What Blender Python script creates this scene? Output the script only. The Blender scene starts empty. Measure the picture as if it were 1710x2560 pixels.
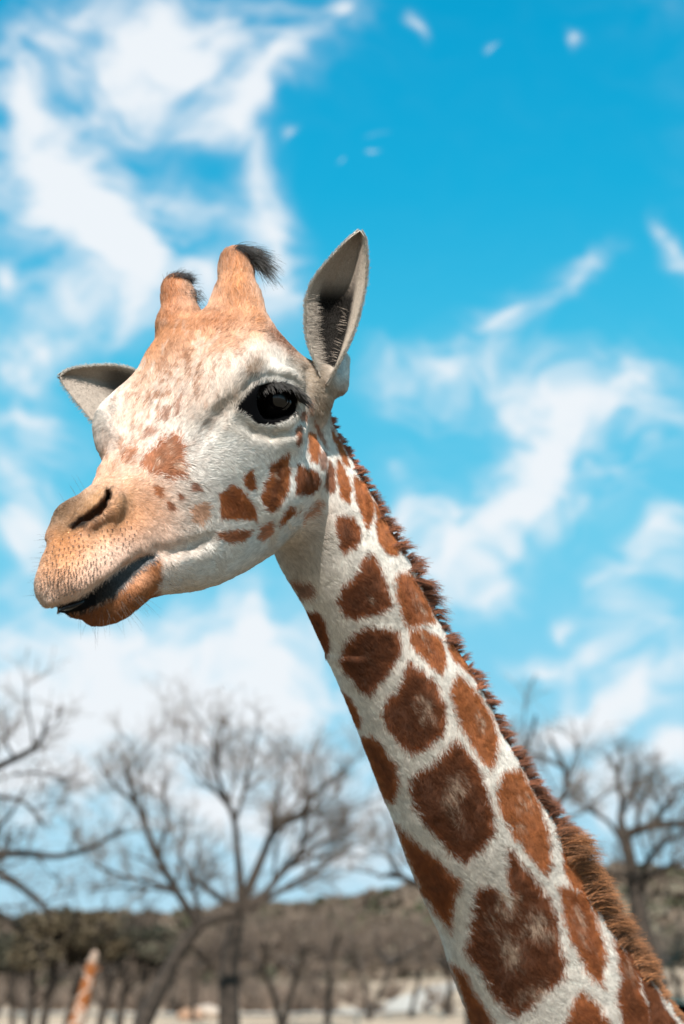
import bpy, math, random
import numpy as np
import openvdb as vdb
from mathutils import Vector, Matrix, Euler

rng = np.random.default_rng(7)
random.seed(7)
sc = bpy.context.scene

# ------------------------------------------------------------------ camera
PITCH = math.radians(18.55)
CAMZ = 1.6
cd = bpy.data.cameras.new('camera'); cam = bpy.data.objects.new('camera', cd)
sc.collection.objects.link(cam); sc.camera = cam
cam.location = (0, 0, CAMZ); cam.rotation_euler = (math.pi/2 + PITCH, 0, 0)
cd.sensor_fit = 'VERTICAL'; cd.sensor_height = 36.0; cd.lens = 50.0*3562/3555.6
cd.clip_start = 0.05; cd.clip_end = 6000
cd.dof.use_dof = True; cd.dof.focus_distance = 1.80; cd.dof.aperture_fstop = 3.7; cd.dof.aperture_blades = 7
FPX = 3562.0

# ------------------------------------------------------------------ light
SUN_EL, SUN_AZ = math.radians(43), math.radians(180)     # azimuth clockwise from +Y (the view), so behind the right shoulder
sdir = Vector((math.sin(SUN_AZ)*math.cos(SUN_EL), math.cos(SUN_AZ)*math.cos(SUN_EL), math.sin(SUN_EL)))
sl = bpy.data.lights.new('sun', 'SUN'); sl.energy = 4.9; sl.angle = math.radians(0.6); sl.color = (1.0, .925, .84)
so = bpy.data.objects.new('sun', sl); so.rotation_euler = sdir.to_track_quat('Z', 'Y').to_euler(); so.location = (3, -3, 8)
sc.collection.objects.link(so)
sc.view_settings.view_transform = 'Standard'; sc.view_settings.look = 'None'
sc.view_settings.exposure = 0.70; sc.view_settings.gamma = 1.0; sc.view_settings.use_curve_mapping = False
sc.cycles.use_denoising = True
sc.cycles.max_bounces = 6; sc.cycles.diffuse_bounces = 3; sc.cycles.glossy_bounces = 3
sc.cycles.transparent_max_bounces = 8
try: sc.cycles_curves.shape = 'RIBBONS'
except Exception: pass

# photo pixel (1710 x 2560) + depth along the view axis -> world position, used only to measure places off the photo
CR = np.array((1., 0, 0)); CF = np.array((0, math.cos(PITCH), math.sin(PITCH))); CU = np.array((0, -math.sin(PITCH), math.cos(PITCH)))
C0 = np.array((0, 0, CAMZ))
def ref(px, py, d):                       # reference frame: x right, y up, z towards the viewer
    return np.array(((px-855)/FPX*d, (1280-py)/FPX*d, -d))
def to_world(P):
    P = np.asarray(P, float)
    return C0 + P[..., 0:1]*CR + P[..., 1:2]*CU - P[..., 2:3]*CF
def dir_world(P):
    P = np.asarray(P, float)
    return P[..., 0:1]*CR + P[..., 1:2]*CU - P[..., 2:3]*CF
def W(px, py, d): return to_world(ref(px, py, d))
def smooth01(x): x = np.clip(x, 0, 1); return x*x*(3-2*x)

# ------------------------------------------------------------------ world: Nishita sky with clouds at their directions
def build_world():
    w = bpy.data.worlds.new('World'); sc.world = w; w.use_nodes = True
    nt = w.node_tree; N = nt.nodes; L = nt.links; N.clear()
    def nd(t, **k):
        n = N.new(t)
        for a, b in k.items(): setattr(n, a, b)
        return n
    def math_(op, a, b=None, clamp=False):
        n = nd('ShaderNodeMath', operation=op, use_clamp=clamp)
        for i, v in enumerate((a, b)):
            if v is None: continue
            if isinstance(v, (int, float)): n.inputs[i].default_value = v
            else: L.new(v, n.inputs[i])
        return n.outputs[0]
    sky = nd('ShaderNodeTexSky', sky_type='NISHITA', sun_disc=False, sun_elevation=SUN_EL, sun_rotation=SUN_AZ, altitude=200, air_density=1.0, dust_density=0.4, ozone_density=1.6)
    tc = nd('ShaderNodeTexCoord')
    def dot(vec):
        n = nd('ShaderNodeVectorMath', operation='DOT_PRODUCT'); L.new(tc.outputs['Generated'], n.inputs[0]); n.inputs[1].default_value = vec; return n.outputs['Value']
    den = math_('ADD', dot(tuple(CF)), 1.0); den = math_('MAXIMUM', den, 0.05)
    k = 2.0
    X = math_('MULTIPLY', math_('DIVIDE', dot(tuple(CR)), den), k); Y = math_('MULTIPLY', math_('DIVIDE', dot(tuple(CU)), den), k)
    cb = nd('ShaderNodeCombineXYZ'); L.new(X, cb.inputs[0]); L.new(Y, cb.inputs[1])
    # domain warp
    def noise(vec, scale, detail, rough=.55):
        n = nd('ShaderNodeTexNoise'); n.inputs['Scale'].default_value = scale; n.inputs['Detail'].default_value = detail; n.inputs['Roughness'].default_value = rough
        L.new(vec, n.inputs['Vector']); return n
    def warp(vec, scale, amt, detail):
        n = noise(vec, scale, detail, .5); s = nd('ShaderNodeVectorMath', operation='SUBTRACT'); L.new(n.outputs['Color'], s.inputs[0]); s.inputs[1].default_value = (.5, .5, .5)
        m = nd('ShaderNodeVectorMath', operation='SCALE'); L.new(s.outputs[0], m.inputs[0]); m.inputs['Scale'].default_value = amt
        a = nd('ShaderNodeVectorMath', operation='ADD'); L.new(vec, a.inputs[0]); L.new(m.outputs[0], a.inputs[1])
        z = nd('ShaderNodeVectorMath', operation='MULTIPLY'); L.new(a.outputs[0], z.inputs[0]); z.inputs[1].default_value = (1, 1, 0); return z.outputs[0]
    v1 = warp(cb.outputs[0], 8.0, .085, 2.0); v1 = warp(v1, 30.0, .022, 2.0)
    total = None
    for (cx, cy, rx, ry, ang, st) in CLOUDS:
        d = ref(cx, cy, 1.0); d = d/np.linalg.norm(d)
        u, v = k*d[0]/(1-d[2]), k*d[1]/(1-d[2])
        m = nd('ShaderNodeMapping', vector_type='TEXTURE'); m.inputs['Location'].default_value = (u, v, 0)
        m.inputs['Rotation'].default_value = (0, 0, math.radians(-ang)); m.inputs['Scale'].default_value = (rx*1.45/FPX, ry*1.45/FPX, 1)
        L.new(v1, m.inputs['Vector'])
        g = nd('ShaderNodeTexGradient', gradient_type='QUADRATIC_SPHERE'); L.new(m.outputs[0], g.inputs['Vector'])
        t = math_('MULTIPLY', g.outputs['Fac'], st*1.5)
        total = t if total is None else math_('ADD', total, t)
    # elsewhere: the same broken cloud goes on all round
    far = noise(tc.outputs['Generated'], 2.6, 6.0)
    r2 = math_('ADD', math_('MULTIPLY', X, X), math_('MULTIPLY', math_('MULTIPLY', Y, .62), math_('MULTIPLY', Y, .62)))
    ms = nd('ShaderNodeMapRange', interpolation_type='SMOOTHSTEP'); L.new(r2, ms.inputs[0]); ms.inputs[1].default_value = .055; ms.inputs[2].default_value = .16
    fc = math_('MULTIPLY', math_('SUBTRACT', far.outputs['Fac'], .43), 3.2, True)
    total = math_('ADD', total, math_('MULTIPLY', fc, ms.outputs[0]))
    # wispy break-up
    st_ = nd('ShaderNodeMapping'); st_.inputs['Rotation'].default_value = (0, 0, math.radians(40)); st_.inputs['Scale'].default_value = (1, 1.5, 1); L.new(v1, st_.inputs['Vector'])
    n1 = noise(st_.outputs[0], 36.0, 3.5, .52); n2 = noise(st_.outputs[0], 9.0, 3.0, .5)
    brk = math_('ADD', math_('MULTIPLY', math_('SUBTRACT', n1.outputs['Fac'], .5), 1.55), math_('MULTIPLY', math_('SUBTRACT', n2.outputs['Fac'], .5), 1.7))
    dens = math_('ADD', total, math_('MULTIPLY', brk, math_('MINIMUM', math_('ADD', math_('MULTIPLY', total, 1.5), .05), 1.0)))
    mr = nd('ShaderNodeMapRange', interpolation_type='SMOOTHSTEP'); L.new(dens, mr.inputs[0]); mr.inputs[1].default_value = -.04; mr.inputs[2].default_value = 1.42; mr.inputs[4].default_value = .97
    # sky tint (the photograph's cyan grade)
    sp = nd('ShaderNodeSeparateColor'); L.new(sky.outputs[0], sp.inputs[0]); cc = nd('ShaderNodeCombineColor')
    for ch, pts in enumerate(SKY_GRADE):
        mrg = math_('DIVIDE', sp.outputs[ch], 10.0, True); rp = nd('ShaderNodeValToRGB'); L.new(mrg, rp.inputs[0]); el = rp.color_ramp.elements
        while len(el) < len(pts): el.new(.5)
        for e, (x, y) in zip(el, pts): e.position = x/10; e.color = (y, y, y, 1)
        L.new(rp.outputs[0], cc.inputs[ch])
    tint = nd('ShaderNodeVectorMath', operation='SCALE'); L.new(cc.outputs[0], tint.inputs[0]); tint.inputs['Scale'].default_value = .62/SKY_STR
    mix = nd('ShaderNodeMix', data_type='RGBA'); L.new(mr.outputs[0], mix.inputs[0]); L.new(tint.outputs[0], mix.inputs[6]); mix.inputs[7].default_value = CLOUD_COL
    bg = nd('ShaderNodeBackground'); L.new(mix.outputs[2], bg.inputs[0]); bg.inputs[1].default_value = SKY_STR
    o = nd('ShaderNodeOutputWorld'); L.new(bg.outputs[0], o.inputs[0])
    w.cycles.sampling_method = 'MANUAL'; w.cycles.sample_map_resolution = 512
SKY_STR = 0.13
SKY_GRADE = [[(0,0),(.85,.002),(1.05,.010),(1.35,.055),(2.0,.15),(3.6,.30),(6.0,.42),(10,.55)], [(0,0),(1.48,.365),(1.75,.42),(2.2,.52),(3.1,.60),(5.0,.66),(7.0,.70),(10,.75)], [(0,0),(2.7,.66),(3.1,.71),(3.7,.78),(4.8,.83),(6.3,.86),(8.,.88),(10,.9)]]
CLOUD_COL = (.545/.13, .57/.13, .595/.13, 1)
CLOUDS = [(430,60,420,140,0,.74),(330,200,230,150,-20,.6),(500,190,200,150,0,.6),(850,20,120,80,-30,.6),(690,190,140,55,-50,.4),(40,250,130,100,40,.6),
 (110,400,250,95,48,.85),(230,590,210,90,35,.75),(270,690,250,150,28,1.0),(15,720,70,50,0,.8),(450,520,240,90,15,.32),(620,420,60,150,-10,.42),
 (680,600,95,190,-5,.6),(690,760,120,150,0,.65),(520,740,120,120,0,.55),(70,930,130,80,10,.38),(60,1060,90,60,0,.25),(50,1330,120,130,20,.75),(20,1190,60,60,0,.5),
 (200,1760,520,190,-4,.95),(330,1560,220,60,-25,.45),(560,1490,170,110,-20,.5),(650,1560,130,80,0,.75),(90,1940,330,170,0,.75),(650,1760,280,170,0,.75),(500,1960,420,110,0,.45),(130,1600,200,80,-10,.5),
 (1440,700,170,50,-42,.5),(1240,830,200,90,-32,.62),(1090,930,170,70,10,.55),(1060,1010,110,60,0,.35),(1400,1000,250,120,5,.8),(1350,1150,240,120,-48,.85),(1580,960,140,120,0,.55),(1640,1120,120,90,-30,.5),
 (1150,1390,190,150,15,1.0),(1010,1310,110,90,0,.8),(1290,1290,150,110,-40,.75),(1250,1480,100,60,0,.5),(1630,1450,210,80,-45,.7),(1570,1740,270,80,-20,.95),(1440,1820,190,60,-18,.7),
 (1370,1645,150,42,-5,.75),(1465,1555,75,26,-5,.5),(1700,1860,110,60,-20,.8),(1700,600,50,120,-20,.6),(1700,1340,90,90,-40,.45),(1220,1850,120,160,0,.45),
 (1055,45,22,36,0,.5),(1455,55,26,36,-35,.45),(1200,107,20,12,0,.4),(930,335,28,12,-15,.4),(866,420,11,14,0,.5),(926,392,11,9,0,.5),(705,370,30,16,-10,.35),
 (450,150,560,240,-5,.16),(120,450,260,260,0,.25),(300,560,420,220,10,.25),(400,1750,700,320,0,.35),(1400,1150,420,320,0,.22),(1600,1700,330,300,-20,.22),(100,1150,160,300,0,.22),(900,1500,260,200,0,.2),(30,230,60,180,10,.4),(560,330,60,120,-30,.4),
 (850,2130,1000,150,0,.30),(90,830,240,110,5,.32),(140,1060,170,90,0,.3),(300,700,260,160,20,.2),(150,300,200,260,20,.2),(640,240,200,90,-30,.3),(820,1950,420,140,0,.35),(250,2080,500,90,0,.3),(1520,1930,260,70,0,.3),
 (60,900,160,120,0,.25),(130,1180,120,60,-20,.28),(60,1480,140,70,0,.4),(250,1620,330,130,-8,.45),(520,1650,260,110,-10,.4),(700,1640,180,120,0,.35),(960,960,120,110,20,.35),(1500,1250,160,120,-40,.35),(960,1180,90,80,0,.35),(1560,1620,200,60,-20,.4),(560,300,160,60,-30,.3),(400,330,200,50,10,.22),
 (1500,2000,420,120,0,.4),(900,2050,420,130,0,.4)]
build_world()

# ------------------------------------------------------------------ helpers for objects
COL = sc.collection
def link_mesh(name, V, F, mat=None, parent=None, smooth=True, kind=None):
    me = bpy.data.meshes.new(name)
    V = np.asarray(V, np.float32); 
    if isinstance(F, np.ndarray):
        nf, k = F.shape
        me.vertices.add(len(V)); me.vertices.foreach_set('co', V.ravel())
        me.loops.add(nf*k); me.loops.foreach_set('vertex_index', F.astype(np.int32).ravel())
        me.polygons.add(nf); me.polygons.foreach_set('loop_start', np.arange(0, nf*k, k, dtype=np.int32)); me.polygons.foreach_set('loop_total', np.full(nf, k, np.int32))
        me.update(calc_edges=True)
    else:
        me.from_pydata(V.tolist(), [], F); me.update()
    if smooth: me.polygons.foreach_set('use_smooth', np.ones(len(me.polygons), bool))
    o = bpy.data.objects.new(name, me); COL.objects.link(o)
    if mat: me.materials.append(mat)
    if parent: o.parent = parent
    if kind: o['kind'] = kind
    return o
def tag(o, label=None, cat=None, group=None, kind=None):
    if label: o['label'] = label
    if cat: o['category'] = cat
    if group: o['group'] = group
    if kind: o['kind'] = kind
    return o
def set_color(me, name, rgb):
    a = me.attributes.new(name, 'FLOAT_COLOR', 'POINT')
    c = np.ones((len(rgb), 4), np.float32); c[:, :3] = rgb; a.data.foreach_set('color', c.ravel())
def material(name, rough=.8):
    m = bpy.data.materials.new(name); m.use_nodes = True
    b = m.node_tree.nodes['Principled BSDF']; b.inputs['Roughness'].default_value = rough; b.inputs['Specular IOR Level'].default_value = .3
    return m, m.node_tree.nodes, m.node_tree.links, b
def make_curves(name, P, rad, col, nrm, mat, parent, kind='stuff'):
    """P (n,k,3) world points, rad (n,k), col (n,3), nrm (n,3)"""
    n, k, _ = P.shape
    hc = bpy.data.hair_curves.new(name); hc.add_curves([k]*n)
    hc.attributes['position'].data.foreach_set('vector', P.astype(np.float32).ravel())
    r = hc.attributes.get('radius') or hc.attributes.new('radius', 'FLOAT', 'POINT')
    r.data.foreach_set('value', rad.astype(np.float32).ravel())
    a = hc.attributes.new('coat', 'FLOAT_COLOR', 'CURVE'); c = np.ones((n, 4), np.float32); c[:, :3] = col; a.data.foreach_set('color', c.ravel())
    b = hc.attributes.new('lie', 'FLOAT_VECTOR', 'CURVE'); b.data.foreach_set('vector', nrm.astype(np.float32).ravel())
    hc.materials.append(mat)
    o = bpy.data.objects.new(name, hc); COL.objects.link(o); o.parent = parent
    if kind: o['kind'] = kind
    return o
def hair_material(name, spec=.12, rough=.5):
    m = bpy.data.materials.new(name); m.use_nodes = True; N, L = m.node_tree.nodes, m.node_tree.links; N.clear()
    at = N.new('ShaderNodeAttribute'); at.attribute_name = 'coat'
    nr = N.new('ShaderNodeAttribute'); nr.attribute_name = 'lie'
    hi = N.new('ShaderNodeHairInfo')
    # roots a little darker than tips, strand to strand variation
    mr = N.new('ShaderNodeMapRange'); L.new(hi.outputs['Random'], mr.inputs[0]); mr.inputs[3].default_value = .78; mr.inputs[4].default_value = 1.16
    vm = N.new('ShaderNodeVectorMath'); vm.operation = 'SCALE'; L.new(at.outputs['Color'], vm.inputs[0]); L.new(mr.outputs[0], vm.inputs['Scale'])
    df = N.new('ShaderNodeBsdfDiffuse'); L.new(vm.outputs[0], df.inputs['Color']); L.new(nr.outputs['Vector'], df.inputs['Normal'])
    d2 = N.new('ShaderNodeBsdfDiffuse'); L.new(vm.outputs[0], d2.inputs['Color'])
    mx = N.new('ShaderNodeMixShader'); mx.inputs[0].default_value = .35; L.new(df.outputs[0], mx.inputs[1]); L.new(d2.outputs[0], mx.inputs[2])
    hb = N.new('ShaderNodeBsdfHair'); hb.component = 'Reflection'; hb.inputs['Color'].default_value = (1, .95, .9, 1); hb.inputs['RoughnessU'].default_value = .35; hb.inputs['RoughnessV'].default_value = .6
    m2 = N.new('ShaderNodeMixShader'); m2.inputs[0].default_value = spec; L.new(mx.outputs[0], m2.inputs[1]); L.new(hb.outputs[0], m2.inputs[2])
    o = N.new('ShaderNodeOutputMaterial'); L.new(m2.outputs[0], o.inputs[0])
    return m
# =================================================================== GIRAFFE
# head frame: near side a (the giraffe's left), forward f, up u; origin between the eyes
def _n(v): v = np.array(v, float); return v/np.linalg.norm(v)
HA = _n((.785, .245, .57)); _f = np.array((-351., -390., 0)); _f[2] = -(_f@HA)/HA[2]; HF = _n(_f); HU = _n(np.cross(HF, HA))
if HU[1] < 0: HU = -HU
HO = ref(461, 1052, 1.85)
def HP(lat, F, U): return HO + HA*lat + HF*F + HU*U
def HR(px, py, lat):                       # a measured spot of the head at a known distance from its mid plane
    r = ref(px, py, 1.0); t = ((HO + HA*lat)@HA)/(r@HA); return r*t

# neck outline measured along / across its axis
NA = np.array((.45, .893)); NB = np.array((.893, -.45))
NL = [(640,1120),(655,1250),(672,1340),(694,1403),(722,1454),(758,1510),(784,1566),(809,1622),(840,1684),(870,1755),(901,1832),(932,1913),(962,1995),(977,2020),(1019,2142),(1060,2240),(1107,2339),(1127,2411),(1153,2483),(1184,2560),(1240,2760),(1290,3000),(1330,3300)]
NR = [(735,850),(790,960),(824,1041),(846,1090),(886,1163),(927,1240),(962,1306),(998,1367),(1044,1449),(1090,1551),(1115,1592),(1177,1684),(1222,1765),(1253,1842),(1304,1918),(1335,1980),(1391,2070),(1442,2173),(1484,2256),(1530,2328),(1587,2406),(1649,2483),(1710,2556),(1850,2720),(2050,2900),(2300,3000)]
def alac(p): p = np.asarray(p, float); return p@NA, p@NB
_la, _lc = alac(NL); _ra, _rc = alac(NR)
_tt = np.linspace(1150, 3150, 160)
_cl = np.interp(_tt, _la, _lc); _cr = np.interp(_tt, _ra, _rc)
def _sm(x, n=5):
    for _ in range(n): x = np.concatenate([x[:1], (x[:-2]+2*x[1:-1]+x[2:])/4, x[-1:]])
    return x
NC = _sm((_cl+_cr)/2); NW = _sm((_cr-_cl)/2)
def neck_depth(al): return np.interp(al, [1150, 1400, 1700, 2300, 2950, 3200], [1.985, 1.99, 2.02, 2.12, 2.27, 2.35])
def neck_sdf(X, Y, Z):
    D = -Z; px = 855 + FPX*X/D; py = 1280 - FPX*Y/D
    al = px*NA[0] + py*NA[1]; ac = px*NB[0] + py*NB[1]
    c = np.interp(al, _tt, NC); w = np.interp(al, _tt, NW); zc = neck_depth(al)
    wm = w*zc/FPX; th = wm*np.interp(al, [1300, 1700, 2600], [.86, .80, .66])
    x = (ac-c)/w; z = (D-zc)/th
    # a throat that is rounder, a crest that is narrower
    z = z*(1 + .22*np.clip(x, 0, 1.2)**2)
    d = (np.sqrt(x*x + z*z) - 1)*np.minimum(wm, th)
    return np.maximum(d, (1290-al)*.0005)

VS = 0.003; BAND = 4.0
LO = np.array((-.455, -.98, -2.62)); HI = np.array((.66, .42, -1.52))
DIM = np.ceil((HI-LO)/VS).astype(int)
GRID = np.full(DIM, BAND*VS, np.float32)
def box_coords(lo, hi):
    i0 = np.maximum(((lo-LO)/VS).astype(int), 0); i1 = np.minimum(((hi-LO)/VS).astype(int)+1, DIM)
    ax = [(LO[k]+VS*np.arange(i0[k], i1[k])).astype(np.float32) for k in range(3)]
    return i0, i1, ax
def smin(a, b, k):
    h = np.maximum(k-np.abs(a-b), 0)/k
    return np.minimum(a, b) - h*h*k*.25

# ---- head as blended solids
HLO = np.array((-.455, -.20, -2.16)); HHI = np.array((.03, .42, -1.52))
i0, i1, ax = box_coords(HLO, HHI)
SHP = tuple(i1-i0)
gx, gy, gz = ax[0][:, None, None], ax[1][None, :, None], ax[2][None, None, :]
qx, qy, qz = gx-HO[0], gy-HO[1], gz-HO[2]
GL = (qx*HA[0] + qy*HA[1] + qz*HA[2]).astype(np.float32)
GF = (qx*HF[0] + qy*HF[1] + qz*HF[2]).astype(np.float32)
GU = (qx*HU[0] + qy*HU[1] + qz*HU[2]).astype(np.float32)
AL = np.abs(GL)
def loft(sec, pw=2.2, egg=0.):
    s = np.array(sec, float); F = s[:, 0]
    top = np.interp(GF, F, s[:, 1]); bot = np.interp(GF, F, s[:, 2]); w = np.interp(GF, F, s[:, 3])
    c = (top+bot)/2; h = np.maximum((top-bot)/2, 1e-3); w = np.maximum(w, 1e-3)
    v = (GU-c)/h; wl = w*(1+egg*v)
    r = (np.abs(AL/wl)**pw + np.abs(v)**pw)**(1/pw)
    dd = (r-1)*np.minimum(h, w)
    return np.maximum(dd, np.maximum(GF-F[-1], F[0]-GF)).astype(np.float32)
def dens(sec, n=60):                       # smooth the section table
    s = np.array(sec, float); s = s[np.argsort(s[:, 0])]
    F = np.linspace(s[0, 0], s[-1, 0], n)
    out = np.stack([F]+[_sm(np.interp(F, s[:, 0], s[:, k]), 3) for k in range(1, s.shape[1])], 1)
    return out
def cone(p, q, r1, r2, mirror=True):
    """round cone between head-frame points (lat,F,U)"""
    p, q = np.array(p, np.float32), np.array(q, np.float32)
    X = AL if mirror else GL
    d = q-p; L2 = float(d@d)+1e-9
    t = np.clip(((X-p[0])*d[0] + (GF-p[1])*d[1] + (GU-p[2])*d[2])/L2, 0, 1)
    return np.sqrt((X-p[0]-t*d[0])**2 + (GF-p[1]-t*d[1])**2 + (GU-p[2]-t*d[2])**2) - (r1+(r2-r1)*t)
def ell(p, r, mirror=True):
    X = AL if mirror else GL
    k = np.sqrt(((X-p[0])/r[0])**2 + ((GF-p[1])/r[1])**2 + ((GU-p[2])/r[2])**2)
    return (k-1)*min(r)
def toh(P):                                # reference point -> head frame
    q = np.asarray(P)-HO; return (float(q@HA), float(q@HF), float(q@HU))

UP = dens([(-.235,-.04,-.06,.01),(-.225,.0,-.10,.05),(-.20,.03,-.125,.075),(-.15,.062,-.13,.092),(-.10,.082,-.13,.095),(-.05,.084,-.12,.095),(0,.068,-.11,.088),(.05,.048,-.11,.074),(.10,.031,-.11,.056),
  (.16,.016,-.092,.043),(.21,.006,-.088,.038),(.25,-.002,-.084,.037),(.29,-.013,-.084,.036),(.32,-.026,-.088,.032),(.338,-.038,-.084,.025),(.350,-.050,-.074,.012),(.354,-.06,-.064,.003)])
d = loft(UP, 2.15)
LOW = dens([(-.16,-.09,-.14,.01),(-.14,-.06,-.185,.05),(-.10,-.03,-.208,.072),(-.05,-.03,-.216,.074),(0,-.03,-.214,.067),(.06,-.03,-.200,.055),(.12,-.04,-.180,.043),(.17,-.07,-.150,.036),(.22,-.08,-.132,.032),(.25,-.085,-.125,.030),(.28,-.09,-.115,.02)])
d = smin(d, loft(LOW, 2.1), .035)
# orbits, brows, cheek bones, temples
for args, k in [((ell, (.074, -.005, .002), (.048, .078, .054)), .06),
                ((cone, (.090, -.07, .028), (.098, .005, .030), .024, .022), .045),
                ((cone, (.090, -.03, -.055), (.050, .12, -.045), .024, .014), .05),
                ((cone, (.080, -.13, -.03), (.084, -.05, -.06), .03, .028), .05),
                ((ell, (.045, .0, -.09), (.042, .09, .06)), .05),
                ((ell, (.026, .115, -.085), (.026, .085, .055)), .05),
                ((cone, (.066, -.085, -.135), (.058, .01, -.13), .035, .032), .03)]:
    d = smin(d, args[0](*args[1:]), k)
# ossicones
d = smin(d, cone((.050, -.122, .043), (.052, -.152, .090), .042, .031), .045)
d = smin(d, cone((.052, -.152, .090), (.054, -.182, .126), .0265, .0205), .02)
d = smin(d, cone((.054, -.182, .126), (.0550, -.190, .138), .0212, .0200), .010)
# median bump between forehead and horns
d = smin(d, ell((0, -.085, .068), (.05, .05, .035), False), .04)
# ear roots
er = toh(HR(794, 985, .100))
d = smin(d, cone((.085, er[1]+.01, er[2]), (er[0]+.010, er[1]-.010, er[2]+.010), .038, .023), .03)
eb = toh(ref(858, 898, 1.985)); ec_ = toh(ref(838, 958, 1.955))
d = smin(d, cone(ec_, eb, .018, .009), .02)
# muzzle: upper lips, nostril wings, chin
d = smin(d, cone((.014, .300, -.058), (.014, .322, -.060), .032, .025), .02)
d = smin(d, cone((.034, .225, -.060), (.026, .300, -.066), .018, .019), .02)
d = smin(d, cone((.032, .232, -.010), (.018, .270, -.028), .0145, .012), .026)
# mouth: a cleft between the lips, then the lower lip and chin
low = ell((0, .262, -.108), (.036, .055, .026), False)
low = smin(low, cone((.012, .275, -.100), (.022, .225, -.100), .024, .026), .02)
low = smin(low, ell((0, .305, -.090), (.026, .030, .013), False), .012)
d = smin(d, low, .006)
def surf(px, py, t0=1.50, t1=2.15):        # first skin met along a line of sight, in the head frame
    t = np.arange(t0, t1, .0015); P = ref(px, py, 1.0)[None]*t[:, None]
    ii = np.rint((P-LO)/VS).astype(int)-i0
    ok = (ii >= 0).all(1) & (ii < np.array(SHP)).all(1)
    val = np.full(len(t), 9.); val[ok] = d[ii[ok, 0], ii[ok, 1], ii[ok, 2]]
    k = np.nonzero(val < 0)[0]
    return toh(P[k[0]]) if len(k) else None
def inward(p, m): return (p[0]-m, p[1], p[2])
mouth = [(392,1390),(375,1390),(352,1401),(325,1417),(300,1431),(278,1449),(250,1467),(225,1487),(200,1503),(176,1514),(156,1519)]
mp = [surf(*q) for q in mouth]; mp = [q for q in mp if q]
mp.append((0., mp[-1][1]+.004, mp[-1][2]+.002))
for a, b in zip(mp[:-1], mp[1:]):
    d = -smin(-d, cone(a, b, .0040, .0040), .002)
    d = np.maximum(d, -cone(inward(a, .006), inward(b, .006), .0035, .0035))
# the lower lip recedes under the upper one: shave its upper flank
fl = [surf(*q) for q in ((345,1418),(315,1440),(285,1465),(255,1486),(225,1505))]
for a, b in zip(fl[:-1], fl[1:]):
    if a and b: d = -smin(-d, cone((a[0]+.010, a[1], a[2]), (b[0]+.010, b[1], b[2]), .0125, .0125), .01)
# nostrils: a curved slit under a raised rim
nos = [(269,1222,.0030),(272,1240,.0045),(262,1260,.0065),(244,1279,.0075),(222,1295,.0075),(200,1307,.006),(184,1315,.0035)]
ns = [surf(x, y) for x, y, r_ in nos]
NOSTRIL = ns
def sink(p, m): return (p[0]-.72*m, p[1]-.25*m, p[2]-.65*m)
lip = [surf(*q) for q in ((288,1236),(280,1262),(262,1283),(240,1300),(215,1312))]
for i in range(len(lip)-1):
    d = smin(d, cone(sink(lip[i], .004), sink(lip[i+1], .004), .0052, .0045), .016)
for dep in (0, .005, .010, .015):
    for i in range(len(nos)-1):
        d = -smin(-d, cone(sink(ns[i], dep), sink(ns[i+1], dep), nos[i][2]*.9, nos[i+1][2]*.9, False), .003)
        if dep < .012 and 0 < i < 4: a_, b_ = sink(ns[i], dep), sink(ns[i+1], dep); d = -smin(-d, cone((-a_[0], a_[1]-.002, a_[2]-.002), (-b_[0], b_[1]-.002, b_[2]-.002), nos[i][2]*.45, nos[i+1][2]*.45, False), .003)
# eye socket and lids
EYE_R = .0285
EC = np.array(toh(HR(684, 1004, .1015)))
sock = np.sqrt((AL-EC[0])**2 + (GF-EC[1])**2 + (GU-EC[2])**2)
ECr = HP(*EC)
def on_ball(px, py, R):                    # the spot of the eyeball's shell seen at a place in the photo
    r = ref(px, py, 1.0); r = r/np.linalg.norm(r); b = r@ECr; disc = b*b-(ECr@ECr-R*R)
    t = b-math.sqrt(disc) if disc > 0 else b
    return toh(r*t)
lidU = [(592,1021),(612,1000),(632,977),(655,964),(685,958),(715,964),(738,980),(748,1003)]
lidD = [(592,1021),(612,1032),(635,1043),(660,1052),(690,1055),(718,1048),(738,1030),(748,1003)]
d = smin(d, sock-(EYE_R+.0035), .014)
for arc, r in ((lidU, .0072), (lidD, .0050)):
    pts = [on_ball(x, y, EYE_R+.0045) for x, y in arc]
    for a, b in zip(pts[:-1], pts[1:]): d = smin(d, cone(a, b, r, r), .006)
crU = [on_ball(x, y, EYE_R+.013) for x, y in ((612,975),(640,948),(680,936),(715,942),(745,962))]
for a, b in zip(crU[:-1], crU[1:]): d = smin(d, cone(a, b, .005, .005), .02)
eyd = np.array(on_ball(690, 1006, EYE_R+.02))
opn = sock*0+9
for k_ in (EYE_R+.002, EYE_R+.012, EYE_R+.022):
    lens = [on_ball(x, y, k_) for x, y in ((608,1020),(641,1006),(678,1006),(712,1006))]
    for a, b, r1, r2 in ((lens[0], lens[1], .004, .015), (lens[1], lens[2], .0165, .0230), (lens[2], lens[3], .0230, .0185)):
        opn = np.minimum(opn, cone(a, b, r1, r2))
d = -smin(-d, opn, .003)
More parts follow.
